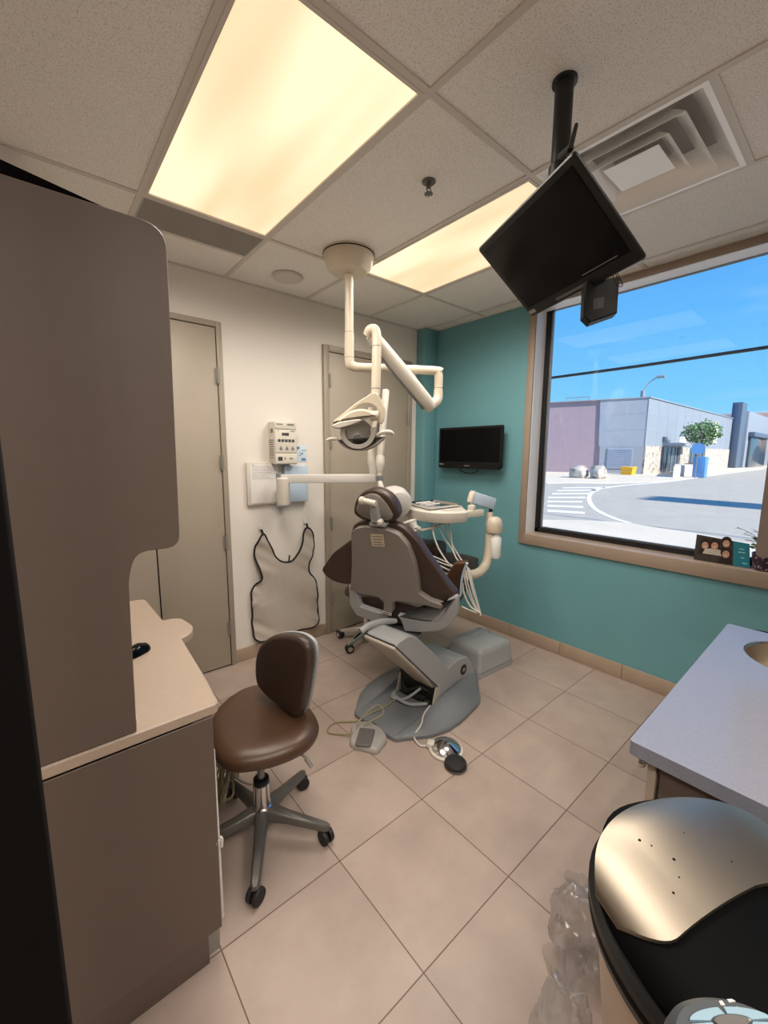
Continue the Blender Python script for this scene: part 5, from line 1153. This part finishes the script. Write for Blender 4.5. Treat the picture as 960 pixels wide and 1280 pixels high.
for dep_, i in enumerate(order):
    c = fcs[i]; x_ = XC - 0.0008 - 0.0009 * dep_
    m = MB(); zlo = 0.927
    bo_ = [(c[0] - bodies[i][0], max(zlo, c[1] - 0.06)), (c[0] - bodies[i][0] * 0.8, c[1] - 0.03), (c[0] - 0.006, c[1] - 0.02), (c[0] + 0.006, c[1] - 0.02), (c[0] + bodies[i][0] * 0.8, c[1] - 0.03), (c[0] + bodies[i][0], max(zlo, c[1] - 0.06))]
    m.mi = 0; m.prism(bo_, XP(x_), 0, 0.0006)
    m.mi = 1; m.prism(ell((c[0], c[1] + 0.007), 0.026, 0.033), XP(x_ - 0.0002), 0, 0.0006)
    m.mi = 2; m.prism(ell((c[0], c[1] - 0.004), 0.0165, 0.022), XP(x_ - 0.0004), 0, 0.0006)
    m.mi = 1
    for s in (-1, 1): m.prism(ell((c[0] + s * 0.0075, c[1] + 0.004), 0.003, 0.0018, 10), XP(x_ - 0.0006), 0, 0.0004)
    m.mi = 3; m.prism(ell((c[0], c[1] - 0.010), 0.0085, 0.0035, 12, 180, 372), XP(x_ - 0.0006), 0, 0.0004)
    m.build('pictured_person', [bodies[i][1], M_hair, M_skin, M_whiteplastic], t)
M_pot = bpy.data.materials.new('patterned_pot'); M_pot.use_nodes = True
nt = M_pot.node_tree; b_ = nt.nodes['Principled BSDF']; g_ = nt.nodes.new('ShaderNodeNewGeometry'); vo = nt.nodes.new('ShaderNodeTexVoronoi'); vo.inputs['Scale'].default_value = 62
nt.links.new(g_.outputs['Position'], vo.inputs['Vector']); cr = nt.nodes.new('ShaderNodeValToRGB')
cr.color_ramp.elements[0].position = 0.28; cr.color_ramp.elements[0].color = rgb(170, 140, 160); cr.color_ramp.elements[1].position = 0.4; cr.color_ramp.elements[1].color = rgb(52, 36, 48)
nt.links.new(vo.outputs['Distance'], cr.inputs[0]); nt.links.new(cr.outputs[0], b_.inputs['Base Color']); b_.inputs['Roughness'].default_value = 0.35
M_leaf = mat('leaf_green', rgb(82, 112, 66), 0.5, var=0.15, vscale=40)
M_twig = mat('twig_brown', rgb(70, 62, 52), 0.7)
PC = (3.115, 0.345)
t = thing('potted_plant', (PC[0], PC[1], 0.924), 'small plant in a dark flower-patterned pot on the window sill at the right edge', 'plant')
MB().lathe([(0.042, 0.924), (0.046, 0.93), (0.056, 0.99), (0.058, 1.02), (0.053, 1.02), (0.05, 0.995)], (PC[0], PC[1], 0), seg=32, cap=False).build('pot', M_pot, t)
MB().lathe([(0.052, 1.002), (0.02, 1.01), (0.001, 1.01)], (PC[0], PC[1], 0), seg=20).build('soil', M_twig, t)
random.seed(21)
m = MB(); m2 = MB()
for k in range(16):
    a = random.uniform(0, 2 * PI); h_ = random.uniform(0.03, 0.11)
    tip = V((PC[0] + random.uniform(-0.03, 0.03), PC[1] + 0.05 * math.cos(a), 1.01 + h_))
    m.tube([(PC[0], PC[1], 1.005), V((PC[0], PC[1], 1.01)).lerp(tip, 0.6) + V((0, 0, 0.01)), tip], 0.0015, 5, 3)
    for q in range(3):
        d_ = V((random.uniform(-0.4, 0.4), random.uniform(-1, 1), random.uniform(-0.2, 0.6))).normalized(); s_ = d_.cross(V((1, 0.2, 0))).normalized(); L_ = random.uniform(0.02, 0.034)
        o_ = tip - V((0, 0, 0.012 * q)); n_ = d_.cross(s_) * 0.0008
        lf = [o_, o_ + d_ * L_ * 0.35 + s_ * L_ * 0.28, o_ + d_ * L_ * 0.75 + s_ * L_ * 0.18, o_ + d_ * L_, o_ + d_ * L_ * 0.75 - s_ * L_ * 0.18, o_ + d_ * L_ * 0.35 - s_ * L_ * 0.28]
        m2.rings([lf, [p + n_ for p in lf]])
for dy, dz, n_ in ((0.135, 0.145, 9), (0.10, 0.11, 7), (0.09, 0.075, 7), (0.06, 0.14, 6)):
    a = V((PC[0], PC[1], 1.01)); b = V((PC[0] - 0.01, PC[1] + dy, 1.01 + dz)); md = a.lerp(b, 0.5) + V((0, -0.015, 0.03))
    pts = catmull([a, md, b], 6); m.tube(pts, 0.0014, 5)
    for k in range(n_):
        p = pts[int(len(pts) * (0.45 + 0.5 * k / n_))]; d_ = V((random.uniform(-0.3, 0.3), 1.0, random.uniform(-0.5, 0.5))).normalized()
        m.tube([p, p + d_ * 0.022], [0.0012, 0.0004], 5)
m.build('stems', M_twig, t); m2.build('leaves', M_leaf, t)
# ================================================================ OUTSIDE THE WINDOW
ZG = -0.15
M_asphalt = mat('asphalt', rgb(178, 173, 162), 0.85, var=0.06, vscale=1.5)
M_pave = mat('pavement_cream', rgb(214, 204, 186), 0.85, var=0.05, vscale=1.2)
M_line = mat('road_paint', rgb(236, 236, 236), 0.7)
M_mauve = mat('mauve_brick', rgb(156, 140, 154), 0.8, var=0.05, vscale=2)
M_panelg = mat('grey_cladding', rgb(150, 160, 176), 0.5, var=0.03, vscale=1)
M_panell = mat('light_cladding', rgb(142, 152, 166), 0.5, var=0.03, vscale=1)
M_stone = speck_mat('white_stone', rgb(186, 181, 174), rgb(128, 122, 116), 3.0)
M_dkglass = mat('dark_glazing', rgb(70, 86, 100), 0.15)
M_louvre = mat('louvre_grey', rgb(150, 164, 186), 0.6)
M_yellow = mat('yellow_plastic', rgb(236, 178, 40), 0.5)
M_concrete = mat('planter_concrete', rgb(204, 198, 188), 0.8, var=0.05, vscale=2)
M_darkclad = mat('slate_cladding', rgb(86, 104, 128), 0.6)
M_pink = mat('pink_render', rgb(206, 172, 158), 0.8)
M_tree = mat('tree_leaf', rgb(96, 132, 82), 0.7, var=0.25, vscale=2)
M_bark = mat('bark', rgb(92, 78, 66), 0.9)
M_signblue = mat('sign_blue_out', rgb(96, 150, 210), 0.4)
struct(MB().bb((W + 0.17, -60, ZG - 0.3), (260, 110, ZG)), 'ground', M_asphalt)
def flat(pts, name, m_, h0=0.0, h1=0.012, kind='structure', label=None, cat=None):
    mb_ = MB(); mb_.prism(pts, XY(ZG), h0, h1)
    return struct(mb_, name, m_)
near = [(W + 0.18, 14.0)] + [(10.125,5.368),(10.662,4.865),(11.126,4.259),(11.3,3.814),(11.053,3.161),(10.963,2.367)] + [(7.2, -6.0), (W + 0.18, -12.0)]
flat(near, 'sidewalk', M_pave, 0, 0.03)
far = [(23.189,12.439),(24.98,11.563),(26.67,9.94),(31.36,8.783),(38.45,8.7),(53.909,9.714),(70.633,9.417)] + [(120.0, 13.0), (120.0, 80.0), (20.0, 60.0)]
flat(far, 'sidewalk', M_pave, 0, 0.03)
# curved white edge line and crosswalk bars
cl = [V((p[0], p[1], ZG + 0.006)) for p in [(11.434,3.861),(12.075,4.529),(13.448,5.535),(15.571,6.657),(17.696,7.584),(20.193,8.486),(22.223,8.952),(25.843,8.987),(32.303,8.593),(47.688,9.032),(73.513,9.256)]]
cl = catmull(cl, 6)
m = MB(); L_, R_ = [], []
for i, p in enumerate(cl):
    tt = (cl[min(i + 1, len(cl) - 1)] - cl[max(i - 1, 0)]).normalized(); n_ = V((-tt.y, tt.x, 0)) * (0.08 if i < 30 else 0.16)
    L_.append(p + n_); R_.append(p - n_)
for i in range(len(cl) - 1): m.poly([L_[i], L_[i + 1], R_[i + 1], R_[i]])
m.poly([V((p[0], p[1], ZG + 0.006)) for p in [(12.172,6.476),(12.571,5.492),(12.127,5.293),(11.727,6.235)]])
m.poly([V((p[0], p[1], ZG + 0.006)) for p in [(13.309,7.091),(13.973,6.171),(13.488,5.953),(12.838,6.836)]])
m.poly([V((p[0], p[1], ZG + 0.006)) for p in [(14.549,7.762),(15.487,6.883),(14.968,6.648),(14.059,7.498)]])
m.poly([V((p[0], p[1], ZG + 0.006)) for p in [(15.93,8.475),(17.19,7.524),(16.62,7.27),(15.403,8.191)]])
m.poly([V((p[0], p[1], ZG + 0.006)) for p in [(17.527,9.148),(19.08,8.222),(18.459,7.95),(16.965,8.851)]])
m.poly([V((p[0], p[1], ZG + 0.006)) for p in [(19.257,9.818),(21.174,8.789),(20.514,8.511),(18.669,9.515)]])
m.poly([V((p[0], p[1], ZG + 0.006)) for p in [(21.13,10.435),(23.307,9.231),(22.632,8.959),(20.53,10.136)]])
struct(m, 'road_marking', M_line)
# main building on the corner
C0 = V((41.19, 13.365, ZG)); E1 = V((-0.328, 0.945, 0)); E2 = V((1, -0.0045, 0)); N1_ = V((-0.945, -0.328, 0)); N2_ = V((-0.0045, -1, 0))
F1 = lambda n: (C0 + N1_ * n, E1, V((0, 0, 1)), N1_)
F2 = lambda n: (C0 + N2_ * n, E2, V((0, 0, 1)), N2_)
BH = 6.62
t = thing('corner_building', C0, 'two-tone commercial building with grey panels and mauve brick across the street', 'building')
ft = [(C0.x, C0.y), (C0.x + 31.2, C0.y - 0.14), (C0.x + 31.2, C0.y + 34), (C0.x - 10.0, C0.y + 28.8)]
m = MB(); m.prism(ft, XY(ZG), 0, BH); m.build('wall', M_mauve, t)
m = MB(); m.prism([(0.0, 2.5), (3.5, 2.5), (3.65, BH), (0.0, BH)], F1(0), 0, 0.15); m.build('dark_panel', M_panelg, t)
m = MB(); m.prism([(0.0, 0.0), (3.35, 0.0), (3.4, 2.5), (0.0, 2.5)], F1(0), 0, 0.2); m.build('lower_band', M_panell, t)
m = MB(); lv = [(2.7792,2.3975),(0.9201,2.3927),(0.7299,0.3356),(2.567,0.3617)]
x0 = min(p[0] for p in lv); x1 = max(p[0] for p in lv); m.prism([(x0, 0.45), (x1, 0.45), (x1, 2.3), (x0, 2.3)], F1(0.2), 0, 0.04)
for k in range(10): m.prism([(x0 + 0.05, 0.52 + k * 0.18), (x1 - 0.05, 0.52 + k * 0.18), (x1 - 0.05, 0.62 + k * 0.18), (x0 + 0.05, 0.62 + k * 0.18)], F1(0.24), 0, 0.06)
m.build('louvre_panel', M_louvre, t)
m = MB(); m.prism([(-0.12, 2.5), (31.2, 2.5), (31.2, BH), (-0.12, BH)], F2(0), 0, 0.15); m.build('light_panel', M_panell, t)
m = MB()
for k in range(1, 12): m.prism([(k * 2.6, 2.5), (k * 2.6 + 0.07, 2.5), (k * 2.6 + 0.07, BH), (k * 2.6, BH)], F2(0.15), 0, 0.015)
for z in (3.9, 5.3): m.prism([(0, z), (31.2, z), (31.2, z + 0.06), (0, z + 0.06)], F2(0.15), 0, 0.015)
for z in (3.9, 5.3): m.prism([(0, z), (3.6, z), (3.6, z + 0.04), (0, z + 0.04)], F1(0.15), 0, 0.015)
m.build('panel_joints', M_louvre, t)
m = MB(); m.prism([(-0.2, BH), (8.5, BH), (8.5, BH + 0.08), (-0.2, BH + 0.08)], F1(-0.1), 0, 0.35); m.prism([(-0.2, BH), (31.2, BH), (31.2, BH + 0.08), (-0.2, BH + 0.08)], F2(-0.1), 0, 0.35); m.prism([(8.5, BH), (28, BH), (28, BH + 0.08), (8.5, BH + 0.08)], F1(-0.1), 0, 0.35); m.build('parapet', M_panelg, t)
for a, b in ((-0.1, 4.0), (9.9, 13.0), (19.2, 31.2)):
    m = MB(); m.prism([(a, 0), (b, 0), (b, 2.5), (a, 2.5)], F2(0), 0, 0.22); m.build('stone_pier', M_stone, t)
m = MB(); m.prism([(5.2, 0), (9.9, 0), (9.9, 2.9), (5.2, 2.9)], F2(0), 0, 0.05)
m.prism([(13.0, 0), (19.2, 0), (19.2, 2.5), (13.0, 2.5)], F2(0), 0, 0.05); m.build('glazing', M_dkglass, t)
m = MB()
for x in (5.2, 6.4, 7.6, 8.8, 9.8, 13.0, 14.5, 16.0, 17.5, 19.1): m.prism([(x, 0), (x + 0.12, 0), (x + 0.12, 2.5), (x, 2.5)], F2(0.05), 0, 0.06)
m.build('mullions', M_panelg, t)
m = MB(); m.prism([(4.6, 2.6), (10.5, 2.6), (10.5, 2.85), (4.6, 2.85)], F2(0.15), 0, 1.2); m.build('canopy', M_panelg, t)
m = MB(); m.prism([(9.2, 3.0), (11.4, 3.0), (11.4, 3.55), (9.2, 3.55)], F2(0.15), 0, 0.08)
m.build('sign_board', M_line, t)
m = MB(); m.prism([(22.0, 3.2), (24.0, 3.2), (24.0, 5.8), (22.0, 5.8)], F2(0.15), 0, 0.08); m.build('sign_board', M_line, t)
m = MB(); m.prism([(4.2, 3.0), (4.7, 3.0), (4.7, 3.4), (4.2, 3.4)], F2(0.15), 0, 0.25); m.build('wall_lamp', M_darkclad, t)
rl = C0 + E1 * 0.4 - N1_ * 0.6 + V((0, 0, BH))
m = MB(); m.tube([rl, rl + V((0, 0, 0.7))], 0.18, 10); m.tube([rl + V((0, 0, 0.6)), rl + V((0.2, -0.4, 1.4)), rl + V((0.3, -1.0, 1.8))], 0.05, 8, 4); m.tube([rl + V((0.3, -0.9, 1.8)), rl + V((0.3, -1.5, 1.75))], 0.13, 10); m.build('roof_floodlight', M_panell, t)
m = MB()
for s in (4.6, 5.6, 6.6): m.tube([C0 + E1 * s - N1_ * 0.5 + V((0, 0, BH)), C0 + E1 * s - N1_ * 0.5 + V((0, 0, BH + 0.45))], 0.04, 6)
m.tube([C0 + E1 * 4.6 - N1_ * 0.5 + V((0, 0, BH + 0.45)), C0 + E1 * 6.6 - N1_ * 0.5 + V((0, 0, BH + 0.45))], 0.04, 6); m.build('roof_rail', M_panell, t)
# pillar block and shops farther along the street
t = thing('slate_building', (73, 12.5, ZG), 'tall slate-blue pillar and glazed shop block beyond the grey building', 'building')
m = MB(); m.bb((72.6, 12.2, ZG), (75.5, 13.3, 8.6), 0.05); m.build('pillar', M_darkclad, t)
m = MB(); m.bb((75.5, 11.9, ZG), (96, 13.2, 7.6), 0.05); m.build('wall', M_panell, t)
m = MB(); m.bb((77, 11.6, ZG), (90, 11.9, 4.2), 0.03); m.build('glazing', M_dkglass, t)
m = MB(); m.bb((76.5, 11.2, 4.2), (92, 11.9, 4.8), 0.03); m.build('canopy', M_darkclad, t)
t = thing('pink_building', (104, 9, ZG), 'pale pink building with a dark archway at the far right of the street', 'building')
m = MB(); m.bb((97, 8.6, ZG), (118, 22, 5.6), 0.05); m.bb((106, 8.2, ZG), (118, 22, 9.5), 0.05); m.build('wall', M_pink, t)
m = MB(); m.slab([(-8.4 + 3.6 * math.cos(a), max(0.0, 0.0 + 3.9 * math.sin(a))) for a in [i * PI / 20 for i in range(21)]], ((96.9, 0, ZG), (0, -1, 0), (0, 0, 1), (1, 0, 0)), [(0, -0.3), (0, 0.15)]); m.build('archway', M_darkclad, t)
m = MB(); m.bb((105.8, 8.1, 9.4), (118, 22, 9.8), 0.05); m.build('parapet', M_line, t)
# street furniture
def boulder(c, s, seed, label):
    bm = bmesh.new(); bmesh.ops.create_icosphere(bm, subdivisions=3, radius=1.0)
    for v in bm.verts:
        k = 0.85 + 0.3 * noise.noise(v.co * 1.3 + V((seed, 0, 0))); p = v.co
        q = V([math.copysign(abs(a) ** 0.6, a) for a in p]); v.co = V((q.x * s[0] * k + c[0], q.y * s[1] * k + c[1], max(q.z * s[2] * k, -s[2] * 0.85) + ZG + s[2] * 0.85))
    m_ = MB(); m_.bm.free(); m_.bm = bm; o_ = m_.build('boulder', M_stone, org=(c[0], c[1], ZG), angle=40); tag(o_, label, 'boulder', 'boulders on the pavement')
boulder((30.6, 13.95, 0), (0.7, 0.62, 0.52), 1, 'pale boulder on the pavement outside, left one of the pair'); boulder((30.8, 12.75, 0), (0.65, 0.55, 0.55), 5, 'pale boulder on the pavement outside, right one of the pair')
def grit(c, s, label):
    t_ = thing('grit_bin', (c[0], c[1], ZG), label, 'grit bin', 'yellow bins by the grey building')
    m_ = MB(); m_.rings([[V((c[0] + sx * s * k, c[1] + sy * s * k, ZG + z)) for sx, sy in ((1, 1), (-1, 1), (-1, -1), (1, -1))] for k, z in ((0.42, 0), (0.5, 0.62 * s))]); m_.build('tub', M_yellow, t_)
    m_ = MB(); m_.bb((c[0] - s * 0.54, c[1] - s * 0.54, ZG + 0.62 * s), (c[0] + s * 0.54, c[1] + s * 0.54, ZG + 0.74 * s), 0.04); m_.build('lid', M_yellow, t_)
grit((38.9, 13.6), 0.95, 'yellow grit bin standing at the near corner of the grey building'); grit((58.0, 12.3), 1.1, 'yellow grit bin standing farther along beyond the planter')
t = thing('street_planter', (42, 9.9, ZG), 'long low concrete planter box on the far pavement', 'planter')
m = MB(); m.prism([(37.541,9.959),(47.286,9.301),(56.505,11.424),(45.744,12.104)], XY(ZG), 0, 0.9, 0.05); m.build('box', M_concrete, t)
pcx = V((46.526,10.682,-0.15))
m = MB(); random.seed(8)
m.lathe([(1.0, 0.85), (0.8, 0.95), (0.01, 1.0)], (pcx.x, pcx.y, ZG), seg=16); m.build('soil', M_bark, t)
t = thing('street_tree', (pcx.x, pcx.y, ZG + 0.9), 'small leafy green tree growing from the concrete planter outside', 'tree')
m = MB(); m.tube([(pcx.x, pcx.y, ZG + 0.8), (pcx.x, pcx.y, ZG + 2.2), (pcx.x + 0.1, pcx.y - 0.1, ZG + 3.6)], [0.10, 0.08, 0.05], 8, 4)
cen = V((pcx.x, pcx.y - 0.2, ZG + 3.75)); random.seed(4)
for k in range(10):
    a = random.uniform(0, 2 * PI); m.tube([(pcx.x, pcx.y, ZG + 2.2 + 0.1 * k), cen + V((1.2 * math.cos(a), 1.2 * math.sin(a), random.uniform(-0.6, 1.0)))], [0.04, 0.012], 6)
m.build('trunk', M_bark, t)
m = MB()
for k in range(1500):
    p = V((random.gauss(0, 1), random.gauss(0, 1), random.gauss(0, 1))).normalized() * random.uniform(0.35, 1.0) ** 0.6
    o_ = cen + V((p.x * 1.6, p.y * 1.6, p.z * 1.25)) * (0.9 + 0.3 * noise.noise(p * 2.2))
    d_ = V((random.uniform(-1, 1), random.uniform(-1, 1), random.uniform(-0.7, 0.7))).normalized(); s_ = d_.orthogonal().normalized(); L_ = random.uniform(0.16, 0.30)
    m.poly([o_, o_ + d_ * L_ * 0.5 + s_ * L_ * 0.3, o_ + d_ * L_, o_ + d_ * L_ * 0.5 - s_ * L_ * 0.3])
m.build('foliage', M_tree, t)
sg = V((37.705,8.602,-0.15))
t = thing('street_sign', (sg.x, sg.y, ZG), 'round blue traffic sign on a thin post in front of the planter', 'sign')
m = MB(); m.tube([(sg.x, sg.y, ZG), (sg.x, sg.y, ZG + 2.9)], 0.035, 8); m.build('post', M_alu, t)
m = MB(); m.lathe([(0.42, -0.015), (0.42, 0.015)], (sg.x - 0.05, sg.y - 0.02, ZG + 2.2), axis=(-0.95, -0.2, 0), seg=28); m.build('disc', M_signblue, t)
w = MB().bb((sg.x + 1.2, sg.y - 0.3, ZG), (sg.x + 2.0, sg.y + 0.5, ZG + 1.6), 0.05).build('utility_cabinet', M_signblue, org=(sg.x + 1.6, sg.y + 0.1, ZG)); tag(w, 'blue utility cabinet on the pavement behind the round sign', 'cabinet')
# overhead cable and the pole it hangs from, an unseen panel added to throw a shadow on the road
ca, cb = (11,6.088,3.637), (11,1.586,3.636)
cd = V(cb) - V(ca)
w = MB().tube([V(ca) - cd * 3.0, V(ca) - cd * 1.0, V(ca), V(ca) + cd * 0.5 + V((0, 0, -0.015)), V(cb), V(cb) + cd * 2.4], 0.035, 8).build('overhead_cable', M_blackmetal, org=V(ca)); tag(w, 'thick black overhead cable crossing the sky outside the window', 'cable')
for k, e in enumerate((V(ca) - cd * 3.0, V(cb) + cd * 2.4)):
    t = thing('utility_pole', (e.x, e.y, ZG), 'wooden utility pole carrying the overhead cable, %s end' % ('far left' if k == 0 else 'far right'), 'pole')
    MB().lathe([(0.15, 0), (0.12, e.z + 1.2)], (e.x, e.y, ZG), seg=14).build('shaft', M_bark, t)
    MB().bb((e.x - 0.6, e.y - 0.06, e.z + 0.02), (e.x + 0.6, e.y + 0.06, e.z + 0.14)).build('crossarm', M_bark, t)

t = thing('added_shade_panel', (18.2, -6.0, ZG), 'tall unseen panel added past the right edge of the window view to shade the road', 'sign')  # out of view, added only as caster of the road shadow
MB().bb((17.2, -6.15, ZG + 1.0), (19.3, -5.85, ZG + 8.5), 0.04).build('panel', M_panelg, t)
for px_ in (17.6, 18.9): MB().bb((px_ - 0.12, -6.1, ZG), (px_ + 0.12, -5.9, ZG + 1.0), 0.01).build('leg', M_darkclad, t)

# ================================================================ SKY, SUN, CAMERA
wd = bpy.data.worlds.new('sky'); SC.world = wd; wd.use_nodes = True
nt = wd.node_tree; N = nt.nodes; Lk = nt.links
bg = N['Background']; tc = N.new('ShaderNodeTexCoord'); sp = N.new('ShaderNodeSeparateXYZ'); Lk.new(tc.outputs['Generated'], sp.inputs[0])
cr = N.new('ShaderNodeValToRGB')
el = cr.color_ramp.elements
el[0].position = 0.0; el[0].color = rgb(165, 222, 252); el[1].position = 0.5; el[1].color = rgb(70, 150, 240)
e = el.new(0.10); e.color = rgb(128, 210, 255); e = el.new(0.26); e.color = rgb(98, 186, 255)
Lk.new(sp.outputs['Z'], cr.inputs[0])
mp = N.new('ShaderNodeMapping'); mp.inputs['Scale'].default_value = (1.2, 2.0, 14); mp.inputs['Rotation'].default_value = (0.12, 0, 0); Lk.new(tc.outputs['Generated'], mp.inputs[0])
nz = N.new('ShaderNodeTexNoise'); nz.inputs['Scale'].default_value = 1.6; nz.inputs['Detail'].default_value = 5; Lk.new(mp.outputs[0], nz.inputs['Vector'])
c2 = N.new('ShaderNodeMapRange'); c2.inputs['From Min'].default_value = 0.56; c2.inputs['From Max'].default_value = 0.8; c2.inputs['To Max'].default_value = 0.3; Lk.new(nz.outputs['Fac'], c2.inputs['Value'])
mx = N.new('ShaderNodeMix'); mx.data_type = 'RGBA'; Lk.new(c2.outputs[0], mx.inputs['Factor']); Lk.new(cr.outputs[0], mx.inputs['A']); mx.inputs['B'].default_value = rgb(200, 228, 255)
Lk.new(mx.outputs['Result'], bg.inputs['Color']); bg.inputs['Strength'].default_value = 0.8
sl = bpy.data.lights.new('sun', 'SUN'); sl.energy = 5.6; sl.angle = math.radians(1.5); sl.color = (1.0, 0.93, 0.80)
so_ = bpy.data.objects.new('sun', sl); COL.objects.link(so_)
so_.rotation_euler = V((-0.06, -0.94, 0.68)).to_track_quat('Z', 'Y').to_euler(); so_.location = (0, -20, 20)

cam = bpy.data.cameras.new('camera'); co_ = bpy.data.objects.new('camera', cam); COL.objects.link(co_)
yaw, pit, rol = math.radians(40.221), math.radians(-8.088), math.radians(0.33)
f_ = V((math.sin(yaw) * math.cos(pit), math.cos(yaw) * math.cos(pit), math.sin(pit))); r_ = V((math.cos(yaw), -math.sin(yaw), 0)); u_ = r_.cross(f_)
r2 = r_ * math.cos(rol) + u_ * math.sin(rol); u2 = -r_ * math.sin(rol) + u_ * math.cos(rol)
Mx = Matrix((r2, u2, -f_)).transposed().to_4x4(); Mx.translation = V((0, 0, 1.569)); co_.matrix_world = Mx
cam.sensor_fit = 'VERTICAL'; cam.sensor_height = 24.0; cam.lens = 24.0 * 515.4762 / 1280.0; cam.clip_start = 0.02; cam.clip_end = 500
SC.camera = co_
SC.view_settings.view_transform = 'Standard'; SC.view_settings.look = 'None'; SC.view_settings.gamma = 1.0; SC.view_settings.use_curve_mapping = False
SC.view_settings.exposure = 0.4
for o in bpy.data.objects:
    if '_o' in o.keys(): del o['_o']
